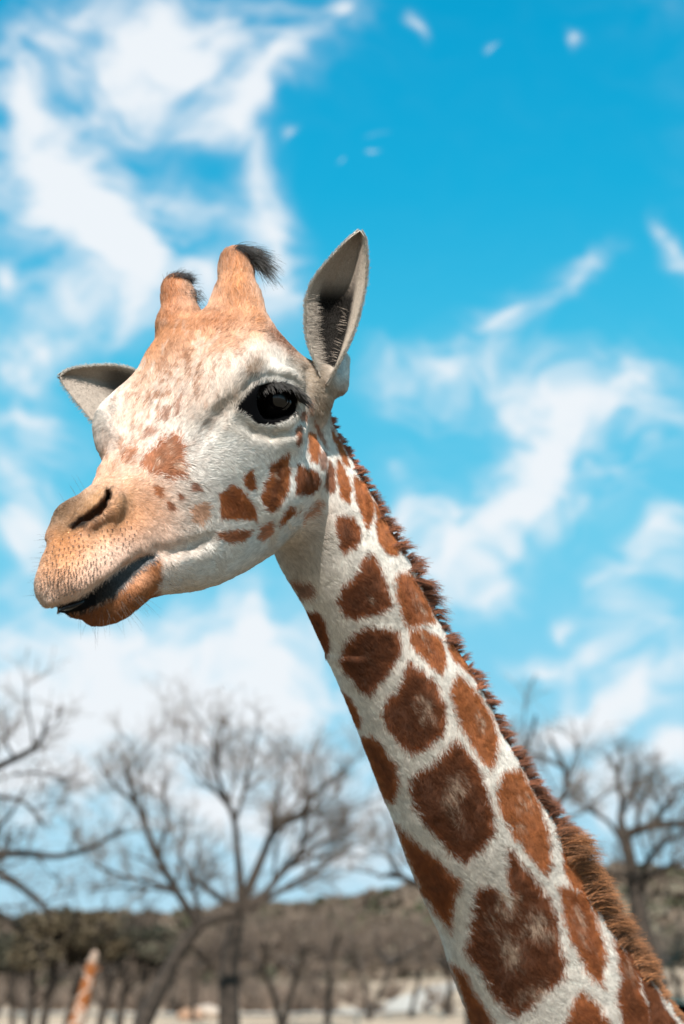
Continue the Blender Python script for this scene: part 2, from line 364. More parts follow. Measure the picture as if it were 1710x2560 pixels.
# folds and creases
def outw(p, m): return (p[0]+.72*m, p[1]+.25*m, p[2]+.62*m*(.4 if p[2] < -.12 else 1))
for pts, r_, dep in (([(830,1262),(818,1290),(800,1308),(780,1335)], .007, .0042), ([(402,1390),(445,1386),(490,1372),(530,1352)], .010, .0024), ([(596,1062),(640,1086),(690,1096),(738,1084),(764,1048)], .007, .0020),
    ([(583,1024),(548,1050),(522,1082),(500,1115)], .011, .0036), ([(213,1213),(258,1196),(322,1190)], .005, .0022), ([(228,1196),(280,1178),(335,1176)], .005, .0020), ([(245,1178),(290,1162),(340,1158)], .005, .0016),
    ([(612,992),(636,960),(680,948),(722,953),(752,978)], .0055, .0026), ([(275,1315),(240,1334),(205,1343)], .007, .0024), ([(770,870),(775,930),(778,990)], .010, .0036)):
    q_ = [surf(*p_) for p_ in pts]
    for i_, (a, b) in enumerate(zip(q_[:-1], q_[1:])):
        ea = dep if i_ else -.0008; eb_ = dep if i_ < len(q_)-2 else -.0008
        if a and b: d = -smin(-d, cone(outw(a, r_-ea), outw(b, r_-eb_), r_, r_), .006)
d = d.astype(np.float32)
HEADBOX = (i0, i1)
GRID[i0[0]:i1[0], i0[1]:i1[1], i0[2]:i1[2]] = d
del GL, GF, GU, AL
# ---- neck
i0, i1, ax = box_coords(np.array((-.20, -.98, -2.62)), np.array((.66, .26, -1.80)))
gx, gy, gz = np.meshgrid(*ax, indexing='ij')
nd_ = neck_sdf(gx, gy, gz).astype(np.float32)
del gx, gy, gz
sub = GRID[i0[0]:i1[0], i0[1]:i1[1], i0[2]:i1[2]]
GRID[i0[0]:i1[0], i0[1]:i1[1], i0[2]:i1[2]] = smin(sub, nd_, .022)
del nd_, sub
np.clip(GRID, -BAND*VS, BAND*VS, out=GRID)
g = vdb.FloatGrid(BAND*VS); g.copyFromArray(GRID)
V, Q = g.convertToQuads(0.0)
V = (V*VS + LO).astype(np.float64); Q = Q.astype(np.int64)
# inside of the ear sinks and other stray islands are dropped by keeping the largest one
def largest(V, Q):
    lab = np.arange(len(V))
    while True:
        m = lab[Q].min(1); new = lab.copy()
        for k in range(4): np.minimum.at(new, Q[:, k], m)
        new = new[new]
        if (new == lab).all(): break
        lab = new
    ids, cnt = np.unique(lab, return_counts=True); k = ids[cnt.argmax()]
    keep = lab == k; idx = -np.ones(len(V), np.int64); idx[keep] = np.arange(keep.sum())
    return V[keep], idx[Q[keep[Q[:, 0]]]]
V, Q = largest(V, Q)
def vnormals(V, Q):
    n = np.cross(V[Q[:, 2]]-V[Q[:, 0]], V[Q[:, 3]]-V[Q[:, 1]])
    N = np.zeros_like(V)
    for k in range(4): np.add.at(N, Q[:, k], n)
    return N/np.maximum(np.linalg.norm(N, axis=1, keepdims=True), 1e-12)
def relax(V, Q, it, w=.5):
    cnt = np.zeros(len(V)); 
    for k in range(4): np.add.at(cnt, Q[:, k], 2)
    for _ in range(it):
        S = np.zeros_like(V)
        for k in range(4):
            np.add.at(S, Q[:, k], V[Q[:, (k+1) % 4]]); np.add.at(S, Q[:, k], V[Q[:, (k-1) % 4]])
        V = V + w*(S/cnt[:, None]-V)
    return V
V = relax(V, Q, 2)
def px_of(V): return 855 + FPX*V[:, 0]/-V[:, 2], 1280 - FPX*V[:, 1]/-V[:, 2]
# ---- parts of the coat, measured off the photo (1710 x 2560) on the giraffe's near side
N_ = vnormals(V, Q)
if (N_*(V-V.mean(0))).sum() < 0: Q = Q[:, ::-1]; N_ = -N_
cream = np.array((.86, .78, .69)); white = np.array((.90, .87, .82)); tan = np.array((.79, .43, .265)); orange = np.array((.64, .255, .088))
rust = np.array((.42, .137, .045)); umber = np.array((.140, .043, .015)); chest = np.array((.29, .088, .030)); black = np.array((.0025, .0025, .003))
grey = np.array((.24, .22, .20)); taupe = np.array((.40, .31, .23)); peach = np.array((.84, .58, .45)); drab = np.array((.20, .13, .08))
# soft washes: x, y, rx, ry, angle, colour, strength
WASH = [
 (480,960,250,200,30,cream,.8), (400,980,130,120,0,np.array((.70,.52,.42)),.6), (350,1080,90,110,30,np.array((.74,.54,.43)),.65),(560,850,200,70,-12,orange,.75),(470,800,90,60,-25,orange,.85),(395,840,60,60,0,orange,.7),
 (375,880,70,40,-55,orange,.75),(560,850,70,30,15,rust,.35),(620,830,60,60,0,tan,.6),(430,720,60,110,0,orange,.9),(590,700,70,110,0,tan,.95),(560,730,40,80,0,orange,.45),(600,790,80,40,10,peach,.55),(440,770,50,30,0,peach,.4),
 (420,905,60,32,-30,drab,.28),(370,935,45,25,-50,drab,.25),(480,990,60,60,0,tan,.4),(500,900,90,40,20,np.array((.72,.52,.40)),.55),(340,960,40,60,30,tan,.35),(335,1030,30,60,25,orange,.3),
 (690,930,110,55,12,white,.9),(640,1150,180,90,15,white,.9),(520,1230,160,120,0,white,.8),(600,1400,200,60,-10,white,.6),(660,880,130,40,20,cream,.7),
 (250,1150,90,60,-35,peach,.8),(300,1190,110,45,10,peach,.6),(225,1190,60,40,-40,tan,.55),(330,1250,90,70,30,orange,.55),(250,1360,190,120,-28,tan,.95),(320,1310,90,60,-20,orange,.5),
 (165,1350,60,90,20,orange,.75),(130,1430,70,60,0,tan,.6),(150,1340,45,30,-30,np.array((.55,.19,.05)),.6),(300,1380,110,36,-26,peach,.9),(230,1440,120,34,-26,peach,.8),(380,1330,40,60,-20,peach,.6),(365,1250,50,70,0,tan,.5),
 (155,1285,32,40,25,drab,.75),(185,1258,40,24,-40,drab,.7),(215,1275,34,26,-40,np.array((.40,.20,.085)),.8),(245,1245,40,24,-45,np.array((.46,.24,.10)),.8),(270,1300,50,20,-35,drab,.45),(235,1335,45,14,-30,drab,.7),(180,1318,30,12,-20,drab,.6),(300,1262,24,50,35,np.array((.5,.25,.1)),.6),
 (155,1290,40,46,25,drab,.8),(180,1262,46,22,-42,np.array((.16,.085,.045)),.75),(205,1290,26,14,-35,np.array((.22,.11,.05)),.8),(150,1400,60,70,20,np.array((.66,.30,.12)),.55),(300,1300,70,30,-25,np.array((.60,.27,.11)),.5),(340,1290,50,50,0,np.array((.58,.28,.14)),.45),
 (415,740,46,110,0,np.array((.44,.155,.055)),.85),(590,740,60,120,0,np.array((.56,.25,.12)),.75),(570,640,50,30,0,np.array((.44,.16,.06)),.6),(530,800,60,26,-5,np.array((.42,.15,.05)),.5),(600,700,30,90,10,orange,.5),(520,815,60,24,-5,np.array((.50,.18,.06)),.6),(640,790,26,50,0,orange,.6),(540,860,110,30,-8,orange,.4),(360,850,30,30,0,np.array((.52,.20,.07)),.5),(560,640,40,20,0,np.array((.5,.2,.08)),.4),
 (790,1290,60,40,-40,peach,.35),(760,1360,70,50,-35,taupe,.45),(700,1375,70,30,-20,taupe,.3),  # taupe: shade under the jaw painted into the throat colour
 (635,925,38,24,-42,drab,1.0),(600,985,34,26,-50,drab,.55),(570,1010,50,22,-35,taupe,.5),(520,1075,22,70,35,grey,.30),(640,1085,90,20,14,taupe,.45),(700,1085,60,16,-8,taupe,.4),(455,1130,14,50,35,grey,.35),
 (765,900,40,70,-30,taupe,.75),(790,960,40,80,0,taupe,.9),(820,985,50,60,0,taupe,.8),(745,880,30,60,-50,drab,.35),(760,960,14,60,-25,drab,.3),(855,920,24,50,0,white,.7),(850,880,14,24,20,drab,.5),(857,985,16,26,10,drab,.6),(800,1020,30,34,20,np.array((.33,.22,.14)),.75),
 (707,850,50,22,40,chest,.75),(690,835,24,14,20,umber,.4),
 (480,1368,50,9,-28,drab,.45),(560,1340,40,8,-10,drab,.2),(750,1420,60,30,-30,grey,.35),(735,1460,34,26,10,drab,.35),(250,1120,40,14,20,drab,.35),  # jaw groove's dark line and grey shade beneath the jaw painted in
 (870,1100,12,40,-25,grey,.18),
]
# marks of the coat: outline, edge colour, centre colour, strength, fuzz(px)
U_, R_, C_, O_ = umber, rust, chest, orange  # crest-side neck marks take rust: their brighter light painted into the colour
PATCH = [
 ([(405,1095),(445,1088),(455,1115),(458,1145),(462,1170),(460,1192),(435,1192),(420,1202),(400,1188),(370,1182),(348,1165),(360,1140),(385,1120)],C_*1.25,R_*.8,.92,12),
 ([(372,1072),(388,1080),(375,1092),(358,1098),(360,1082)],C_,C_,.7,7),([(320,1120),(342,1128),(325,1160),(302,1155),(305,1140)],R_,C_,.6,9),
 ([(380,1215),(400,1218),(402,1235),(392,1245),(382,1230)],R_,R_,.9,6),([(475,1205),(500,1215),(495,1228),(475,1228)],C_,C_,.85,6),([(443,1229),(453,1234),(451,1248),(443,1246)],C_,C_,.9,4),
 ([(413,1253),(430,1259),(431,1273),(417,1271)],C_,C_,.9,5),([(472,1265),(495,1255),(518,1260),(520,1290),(505,1305),(475,1300)],tan*.9,tan*.85,.9,8),
 ([(545,1230),(580,1215),(600,1220),(615,1245),(637,1275),(635,1295),(595,1295),(555,1290),(547,1265)],R_,C_*1.1,1,6),([(607,1185),(625,1177),(635,1200),(632,1222),(620,1225),(607,1205)],R_,C_,1,6),
 ([(670,1160),(720,1132),(720,1185),(715,1215),(700,1250),(680,1280),(662,1277),(652,1240),(660,1205),(672,1190)],R_,U_,1,6),([(745,1155),(765,1165),(790,1172),(802,1200),(797,1210),(775,1230),(750,1237),(737,1227),(740,1185)],C_,U_,1,6),
 ([(740,1070),(750,1062),(752,1100),(745,1112),(736,1102)],C_,C_,.9,5),([(750,1022),(765,1025),(765,1047),(752,1047)],C_,C_,.8,5),([(770,1077),(790,1082),(795,1120),(790,1145),(775,1145),(770,1110)],R_,R_,1,5),
 ([(792,1125),(807,1120),(812,1165),(802,1165)],C_,C_,.8,5),([(817,1145),(832,1165),(837,1210),(825,1230),(817,1210)],C_,C_,.95,5),([(720,1265),(737,1270),(740,1282),(720,1295),(700,1310),(705,1285)],R_,U_,1,6),
 ([(800,1245),(810,1255),(790,1280),(755,1310),(750,1295),(775,1270)],R_*1.2,R_,.75,8),([(540,1330),(580,1325),(625,1325),(615,1345),(575,1355),(540,1350)],R_,C_*1.2,.95,6),([(645,1320),(675,1307),(675,1332),(650,1360),(637,1350)],R_*1.3,R_,.9,7),
 ([(405,1020),(420,1025),(415,1060),(402,1055)],C_,C_,.7,7),([(440,1010),(452,985),(445,1040),(432,1045)],C_,C_,.65,7),([(770,1000),(780,1000),(782,1030),(772,1030)],R_,R_,.4,6),
 ([(829,1069),(840,1090),(852,1112),(870,1160),(860,1155),(847,1130),(832,1095)],R_,C_,1,4),([(785,1047),(795,1062),(807,1087),(817,1115),(810,1110),(797,1082)],C_,C_,.8,5),
 ([(840,1142),(855,1160),(870,1195),(875,1225),(867,1247),(852,1240),(847,1212),(840,1170)],R_,C_,1,5),([(880,1185),(900,1197),(920,1225),(930,1255),(927,1287),(917,1315),(910,1307),(900,1280),(890,1240),(882,1212)],R_,C_*1.1,1,5),
 ([(932,1250),(950,1272),(972,1312),(997,1362),(987,1385),(965,1382),(950,1357),(940,1325),(937,1280)],R_,R_*.9,1,5),([(840,1287),(860,1282),(880,1290),(900,1327),(895,1342),(875,1367),(860,1375),(842,1365),(837,1332)],C_,U_*.8,1,6),
 ([(925,1376),(940,1399),(959,1436),(974,1489),(976,1515),(940,1530),(887,1541),(857,1537),(839,1500),(850,1466),(887,1429),(902,1395)],C_,U_,1,8),
 ([(992,1429),(1019,1421),(1037,1440),(1060,1477),(1079,1519),(1086,1552),(1052,1552),(1030,1564),(1007,1556),(992,1500),(983,1455)],R_,C_,1,8),
 ([(1026,1571),(1056,1567),(1094,1590),(1112,1627),(1109,1661),(1101,1680),(1075,1654),(1045,1624),(1026,1605)],R_,C_,1,7),
 ([(925,1560),(962,1564),(996,1571),(1004,1609),(977,1665),(944,1710),(921,1736),(899,1721),(865,1684),(842,1657),(857,1609),(887,1575)],C_,U_,1,8),
 ([(1022,1646),(1056,1669),(1094,1710),(1109,1751),(1114,1796),(1105,1834),(1067,1864),(1026,1879),(1000,1856),(970,1822),(951,1785),(970,1740),(1000,1699)],C_*1.1,U_,1,8),
 ([(1142,1680),(1172,1706),(1202,1744),(1232,1792),(1244,1849),(1236,1894),(1221,1920),(1195,1886),(1165,1834),(1135,1785),(1120,1725)],R_,R_*.85,1,8),
 ([(1116,1590),(1150,1610),(1190,1680),(1182,1690),(1139,1650),(1120,1620)],R_,R_,1,6),
 ([(718,1447),(767,1451),(786,1477),(775,1492),(745,1489)],C_,U_,.8,8),([(764,1522),(794,1526),(809,1545),(818,1590),(816,1631),(794,1600),(770,1560)],C_,U_,1,7),
 ([(835,1695),(880,1755),(899,1789),(895,1811),(868,1780)],R_,C_,1,7),([(890,1835),(925,1834),(947,1852),(985,1905),(990,1940),(990,1970),(980,1998),(955,1990),(920,1911)],R_,C_*.8,1,8),
 ([(1140,1843),(1170,1876),(1205,1946),(1225,1991),(1235,2071),(1200,2121),(1160,2156),(1115,2121),(1070,2071),(1035,2026),(1022,1976),(1025,1936),(1080,1901)],C_,U_,1,10),
 ([(1260,1921),(1300,1915),(1340,1985),(1370,2076),(1375,2146),(1365,2186),(1330,2146),(1280,2086),(1250,2026),(1237,1966)],R_,R_*.85,1,9),
 ([(980,2045),(1045,2106),(1095,2146),(1145,2201),(1135,2246),(1120,2321),(1095,2286),(1050,2226),(1010,2130)],R_,C_*.8,1,10),
 ([(1180,2226),(1200,2208),(1240,2216),(1272,2262),(1268,2200),(1262,2140),(1265,2118),(1280,2121),(1320,2176),(1370,2236),(1390,2301),(1410,2401),(1405,2441),(1355,2476),(1325,2516),(1270,2536),(1230,2481),(1190,2416),(1162,2376),(1175,2301)],C_,U_,1,11),
 ([(1390,2211),(1425,2206),(1470,2241),(1490,2296),(1510,2356),(1505,2421),(1500,2461),(1470,2431),(1435,2376),(1410,2306)],R_,C_,1,9),
 ([(1450,2468),(1490,2501),(1540,2590),(1560,2700),(1440,2720),(1395,2600),(1425,2511)],R_,C_,1,9),([(1120,2396),(1160,2426),(1190,2486),(1225,2541),(1260,2620),(1240,2660),(1180,2600),(1150,2476)],R_,C_*.9,1,9),
 ([(1525,2336),(1555,2366),(1590,2411),(1600,2476),(1640,2575),(1560,2575),(1530,2480),(1545,2436)],C_,U_*1.2,1,8),
 ([(1403,2115),(1430,2138),(1465,2198),(1487,2256),(1492,2286),(1470,2246),(1430,2206),(1410,2176)],R_,R_,1,7),
 ([(1480,2241),(1525,2316),(1580,2386),(1640,2476),(1690,2560),(1650,2600),(1630,2575),(1600,2451),(1545,2351)],U_*1.2,U_,1,6),  # fold beside the mane, its shade painted as a dark mark
 ([(1300,2560),(1380,2600),(1400,2740),(1300,2800),(1250,2700)],R_,C_,1,9),([(1600,2640),(1700,2700),(1740,2900),(1600,2900),(1540,2760)],R_,C_,1,9),([(1740,2620),(1900,2780),(1960,2900),(1820,2900),(1740,2740)],R_,C_,1,9),
]
# pale hair inside the marks
PALE = [(443,1163,24,10,20,.55),(452,1140,8,18,0,.4),(425,1125,10,20,-20,.25),(400,1150,10,24,30,.3),(687,1187,9,9,0,.75),(1066,1765,18,40,-28,.55),(1045,1780,14,30,-28,.45),(1200,1800,11,30,-25,.6),(1135,1965,34,30,30,.62),(1122,2010,22,34,-20,.55),(1150,2040,10,40,-20,.3),(1300,2070,14,34,-25,.4),(1310,2000,30,26,0,.25),
 (1262,2248,32,44,-28,.7),(1275,2371,34,44,-20,.85),(1334,2305,38,34,20,.75),(1370,2330,20,30,0,.3),(1450,2310,18,60,-20,.45),(1085,1410+1,1,1,0,0),(1050,1515,14,40,-25,.3),(1062,1595,10,34,-30,.35),(918,1638,7,16,-20,.4),(920,1490,10,22,-25,.22),(1330,2480,50,24,-20,.45),(1225,2300,20,40,-20,.2),(560,1270,1,1,0,0),(1570,2420,12,30,-20,.3)]
DARKEYE = [(587,1022),(612,992),(622,980),(638,962),(680,955),(715,960),(742,975),(750,985),(746,1003),(740,1030),(722,1050),(685,1064),(645,1062),(622,1046),(600,1032)]
LIPDARK = [(392,1386),(375,1388),(352,1397),(325,1412),(300,1427),(278,1445),(250,1463),(225,1483),(200,1499),(172,1511),(145,1517),(148,1530),(165,1535),(181,1529),(203,1527),(239,1511),(264,1496),(283,1489),(302,1472),(321,1452),(341,1430),(360,1414),(380,1402)]
CHIN = [(150,1525),(203,1522),(239,1508),(264,1494),(283,1487),(302,1470),(321,1450),(341,1428),(360,1412),(380,1398),(398,1395),(402,1440),(392,1475),(375,1515),(340,1560),(260,1585),(180,1560),(140,1530)]
def poly_sd(px, py, poly):                 # signed distance, positive inside
    P = np.array(poly, float); Qn = np.roll(P, -1, 0)
    best = np.full(px.shape, 1e9); ins = np.zeros(px.shape, bool)
    for (x0, y0), (x1, y1) in zip(P, Qn):
        dx, dy = x1-x0, y1-y0; t = np.clip(((px-x0)*dx+(py-y0)*dy)/(dx*dx+dy*dy+1e-9), 0, 1)
        best = np.minimum(best, (px-x0-t*dx)**2+(py-y0-t*dy)**2)
        c = ((y0 > py) != (y1 > py)); 
        if dy != 0: ins ^= c & (px < dx*(py-y0)/dy + x0)
    r = np.sqrt(best); return np.where(ins, r, -r)
def fold(P, N):
    """coat coordinates of points: the giraffe is two-sided alike, so hidden spots take the near side's mark"""
    P = P.copy(); N = N.copy()
    vis = (N*(-P)).sum(1) > -.02*np.linalg.norm(P, axis=1)
    q = P-HO; lat = q@HA; F = q@HF
    px, py = px_of(P); al = px*NA[0]+py*NA[1]
    head = (py < 1400) & (px < 700) | (al < 1330) & (F > -.26)
    m = (~vis) & (lat < 0) & head
    P[m] -= 2*lat[m, None]*HA
    z = neck_depth(al); m2 = (~head) & (-P[:, 2] > z)
    nz = z*2+P[:, 2]; s = nz/-P[:, 2]
    P[m2] = np.stack([P[m2, 0]*s[m2], P[m2, 1]*s[m2], -nz[m2]], 1)
    flip = m.astype(int)+2*m2
    return px_of(P), flip, head
def wash_noise(x, y, s, seed):             # cheap value noise on coat coordinates
    r = np.random.default_rng(seed); G = r.random((257, 257))
    u, v = x/s, y/s; i, j = np.floor(u).astype(int), np.floor(v).astype(int); fu, fv = smooth01(u-i), smooth01(v-j)
    a = G[i % 257, j % 257]*(1-fu)+G[(i+1) % 257, j % 257]*fu; b = G[i % 257, (j+1) % 257]*(1-fu)+G[(i+1) % 257, (j+1) % 257]*fu
    return (a*(1-fv)+b*fv)*2-1
def coat(x, y, jit):
    """colour of the coat at coat coordinates; jit in [-1,1] per strand breaks the edges"""
    n = len(x); c = np.tile(np.array((.89, .83, .755)), (n, 1))
    wx = x + 5*wash_noise(x, y, 14, 1) ; wy = y + 5*wash_noise(x, y, 14, 2)
    for (cx, cy, rx, ry, an, col, st) in WASH:
        a = math.radians(an); m = (np.abs(x-cx) < 2.6*max(rx, ry)) & (np.abs(y-cy) < 2.6*max(rx, ry))
        if not m.any(): continue
        dx, dy = wx[m]-cx, wy[m]-cy; u = dx*math.cos(a)+dy*math.sin(a); v = -dx*math.sin(a)+dy*math.cos(a)
        k = st*np.exp(-((u/rx)**2+(v/ry)**2)*.9)*(1+.35*jit[m]); k = np.clip(k, 0, 1)[:, None]
        c[m] = c[m]*(1-k)+col*k
    # mottled forehead
    mk = np.exp(-((x-410)/150)**2-((y-985)/150)**2)+.6*np.exp(-((x-520)/120)**2-((y-880)/60)**2)+.7*np.exp(-((x-300)/60)**2-((y-1140)/60)**2)
    st_ = wash_noise(x+.25*y, y*.42, 11, 41)*.75+wash_noise(x+.25*y, y*.5, 5, 42)*.5
    k = np.clip(mk, 0, 1)*smooth01((st_+.30*jit-.12)/.45)*.8; c = c*(1-k[:, None])+np.array((.37, .17, .09))*k[:, None]
    k = np.clip(mk, 0, 1)*smooth01((-st_-.15)/.5)*.35; c = c*(1-k[:, None])+np.array((.80, .74, .66))*k[:, None]
    hk_ = smooth01((850-y)/60)*smooth01((690-x)/30)*smooth01((x-350)/20); hs_ = wash_noise(x, y*.35, 7, 43)*.6+wash_noise(x, y*.5, 3.5, 44)*.5; c = c*(1+hk_*hs_*.28)[:, None]
    # rust brown chin
    sd = poly_sd(x, y, CHIN); k = smooth01(sd/16+.5+.3*jit)[:, None]
    c = c*(1-k)+np.array((.46, .175, .062))*k
    for cx, cy, r_, s_ in ((250,1535,60,.35),(330,1490,30,.4),(215,1525,40,.5)):
        kk = (s_*np.exp(-((x-cx)**2+(y-cy)**2)/r_**2))[:, None]*k; c = c*(1-kk)+np.array((.16,.06,.03))*kk
    kk = np.exp(-(((x-345)/34)**2+((y-1440)/22)**2))[:, None]*k*.6; c = c*(1-kk)+tan*kk
    for poly, ce, cc, st, fz in PATCH:
        P = np.array(poly); lo = P.min(0)-20; hi = P.max(0)+20
        m = (x > lo[0]) & (x < hi[0]) & (y > lo[1]) & (y < hi[1])
        if not m.any(): continue
        s = poly_sd(wx[m]*.6+x[m]*.4, wy[m]*.6+y[m]*.4, poly) + 1.0
        k = st*smooth01((s+1.5*(fz < 8)+jit[m]*fz*(.55 if fz < 8 else .9))/4.5+.5)
        dpt = smooth01((s+jit[m]*8)/26)[:, None]
        col = ce*(1-dpt)+cc*dpt
        for px_, py_, rx, ry, an, ps in PALE:
            if ps == 0 or not (lo[0] < px_ < hi[0] and lo[1] < py_ < hi[1]): continue
            a = math.radians(-an); dx, dy = x[m]-px_, y[m]-py_; u = dx*math.cos(a)-dy*math.sin(a); v = dx*math.sin(a)+dy*math.cos(a)
            e_ = np.exp(-((u/(rx*.85))**2+(v/(ry*1.05))**2)); sn = wash_noise(x[m]*1.0+y[m]*-.45, (y[m]*.9+x[m]*.42)*.35, 6, 51); pk = smooth01(ps*1.0*e_+(jit[m]*.45+sn*.55)*np.sqrt(e_)-.10)[:, None]*.9
            col = col*(1-pk)+np.array((.66,.50,.38))*pk
        col = col*(1+.22*wash_noise(x[m], y[m], 9, 61)[:, None])
        k = k[:, None]; c[m] = c[m]*(1-k)+col*k
    # mouth line and the bare grey lip
    sd = poly_sd(x, y, LIPDARK); k = smooth01((sd+5+7*jit)/10+.45)[:, None]*(.35+.65*smooth01((sd+9)/6))[:, None]
    tone = smooth01((x-230)/170)[:, None]; lip = np.array((.008,.008,.009))*(1-tone)+np.array((.13,.135,.14))*tone
    c = c*(1-k)+lip*k
    # black skin round the eye
    sd = poly_sd(x, y, DARKEYE); k = smooth01((sd+3.5*jit)/6+.55)[:, None]; c = c*(1-k)+black*k
    # nostril
    for (x0, y0, r0), (x1, y1, r1) in zip(nos[:-1], nos[1:]):
        dx, dy = x1-x0, y1-y0; t = np.clip(((x-x0)*dx+(y-y0)*dy)/(dx*dx+dy*dy), 0, 1); rr_ = np.hypot(x-x0-t*dx, y-y0-t*dy)
        k = smooth01((r0*1500-rr_)/9+.5)[:, None]; c = c*(1-k)+np.array((.03,.022,.018))*k
    return np.clip(c, 0, 1)
def coat_of(P, N, jit):
    (x, y), flip, head = fold(P, N); return coat(x, y, jit), x, y, flip, head

# lie of the hair: x, y, dx, dy (y down), length mm
FLOW = np.array([
 (115,1400,-1,.15,5),(90,1470,-.9,.4,5),(140,1500,-.3,1,5),(190,1480,-.1,1,5),(240,1450,.2,1,5),(300,1400,.4,.9,5),(360,1360,.6,.8,5),(180,1400,-.3,.9,5),(250,1350,.3,.9,5),(320,1300,.7,.6,6),
 (160,1300,-.5,-.2,4),(215,1240,-.2,-.6,4),(290,1240,.6,-.3,5),(260,1150,-.1,-.9,6),(330,1180,.5,-.6,6),(350,1130,.4,-.9,7),(400,1220,.8,.3,7),
 (340,1060,.2,-1,8),(290,1060,-.2,-1,8),(420,1100,.5,-.8,8),(430,1000,.3,-1,9),(350,950,.1,-1,9),(480,930,.3,-1,9),(400,880,-.2,-1,9),(470,850,0,-1,9),(350,860,-.5,-.9,9),
 (560,840,.2,-1,9),(520,800,0,-1,10),(440,770,0,-1,9),(430,710,.05,-1,8),(590,700,.1,-1,8),(580,780,.15,-1,9),(640,800,.5,-.8,9),(700,850,.9,-.5,9),(620,880,.4,-.9,8),
 (560,930,.2,-1,8),(630,930,.3,-1,9),(690,920,.4,-.8,7),(740,940,.7,-.3,7),(560,1010,-.2,-.8,7),(520,1080,.5,-.2,8),(600,1080,.9,.3,7),(690,1090,.9,.35,7),(760,1060,.4,.9,7),(770,960,.5,.6,8),
 (470,1170,.8,.35,8),(560,1160,.9,.4,8),(660,1160,.85,.5,8),(740,1160,.8,.55,8),(800,1150,.5,.85,8),(480,1280,.85,.45,9),(580,1260,.85,.5,9),(680,1260,.85,.55,9),(770,1230,.85,.55,10),(810,1260,.8,.6,11),
 (440,1380,.9,.4,9),(540,1380,.92,.35,10),(640,1360,.9,.4,10),(720,1350,.9,.4,11),(780,1330,.9,.5,10),(450,1440,.92,.38,11),(600,1410,.95,.3,11),
 (395,1460,.8,.5,8),(350,1530,.5,.85,9),(280,1550,.1,1,9),(210,1535,-.3,.9,9),(330,1440,.4,.7,6),(270,1490,.1,.8,6),(255,1070,-.9,.3,8),(262,1110,-.8,.6,8),(280,1000,-.5,-.7,8),
 (740,1400,.6,.7,9),(740,1450,.55,.8,8),(840,1150,.4,.9,7),(900,1200,.45,.9,7),(840,1300,.4,.92,9),(820,1420,.45,.9,10),(940,1480,.42,.9,10),(780,1550,.40,.92,9),(960,1320,.48,.88,7),
 (1000,1700,.42,.9,10),(900,1750,.38,.92,10),(1150,1760,.48,.88,9),(1100,2000,.42,.9,11),(960,2000,.35,.94,11),(1300,2050,.5,.87,10),(1200,2300,.42,.9,12),(1450,2300,.55,.84,12),(1100,2350,.38,.92,12),(1300,2500,.45,.9,12),(1600,2500,.6,.8,14),
 (800,960,.7,.5,8),(850,960,.6,.3,8),(860,900,.3,-.9,6)], float)
def flow(x, y):
    wsum = np.zeros(len(x)); dx = wsum.copy(); dy = wsum.copy(); ln = wsum.copy()
    for fx, fy, ux, uy, l in FLOW:
        k = 1.0/(((x-fx)**2+(y-fy)**2)+300.)**1.6; m = math.hypot(ux, uy)
        wsum += k; dx += k*ux/m; dy += k*uy/m; ln += k*l
    return dx/wsum, dy/wsum, ln/wsum

# ---- the body object
col, X_, Y_, _, _ = coat_of(V, N_, np.zeros(len(V)))
skin, N, L, b = material('giraffe_coat', .85)
at = N.new('ShaderNodeAttribute'); at.attribute_name = 'coat'
nz = N.new('ShaderNodeTexNoise'); nz.inputs['Scale'].default_value = 420; nz.inputs['Detail'].default_value = 3
mr = N.new('ShaderNodeMapRange'); L.new(nz.outputs['Fac'], mr.inputs[0]); mr.inputs[3].default_value = .62; mr.inputs[4].default_value = .98
vm = N.new('ShaderNodeVectorMath'); vm.operation = 'SCALE'; L.new(at.outputs['Color'], vm.inputs[0]); L.new(mr.outputs[0], vm.inputs['Scale']); L.new(vm.outputs[0], b.inputs['Base Color'])
b.inputs['Specular IOR Level'].default_value = .04

giraffe = bpy.data.objects.new('giraffe', None); COL.objects.link(giraffe)
tag(giraffe, 'giraffe close by with its head turned left, brown patches, ruffled mane and black-tufted horns', 'giraffe')
giraffe.location = (1.1, 3.0, 0.0)
def gchild(o):
    o.parent = giraffe; o.matrix_parent_inverse = Matrix.Translation((-1.1, -3.0, 0.0)); return o

# trunk and legs below and right of the picture, coarser, welded on under the shoulder
def round_cones(segs, vs):
    P = np.array([s[0] for s in segs]+[s[1] for s in segs]); R = max(max(s[2], s[3]) for s in segs)
    lo = P.min(0)-R-.06; hi = P.max(0)+R+.06; n = np.ceil((hi-lo)/vs).astype(int)
    ax = [(lo[k]+vs*np.arange(n[k])).astype(np.float32) for k in range(3)]
    X, Y, Z = ax[0][:, None, None], ax[1][None, :, None], ax[2][None, None, :]
    D = np.full(n, 1., np.float32)
    for p, q, r1, r2, k, *sq in segs:
        p, q = np.array(p, np.float32), np.array(q, np.float32); dd = q-p; L2 = float(dd@dd)+1e-9
        t = np.clip(((X-p[0])*dd[0]+(Y-p[1])*dd[1]+(Z-p[2])*dd[2])/L2, 0, 1)
        D = smin(D, np.sqrt((X-p[0]-t*dd[0])**2+(Y-p[1]-t*dd[1])**2+(Z-p[2]-t*dd[2])**2)-(r1+(r2-r1)*t), k)
    D = np.clip(D, -3*vs, 3*vs).astype(np.float32)
    g = vdb.FloatGrid(3*vs); g.copyFromArray(D); v, q = g.convertToQuads(0.0)
    v = v*vs+lo; q = q.astype(np.int64); nn = vnormals(v, q)
    if (nn*(v-v.mean(0))).sum() < 0: q = q[:, ::-1]
    return v, q
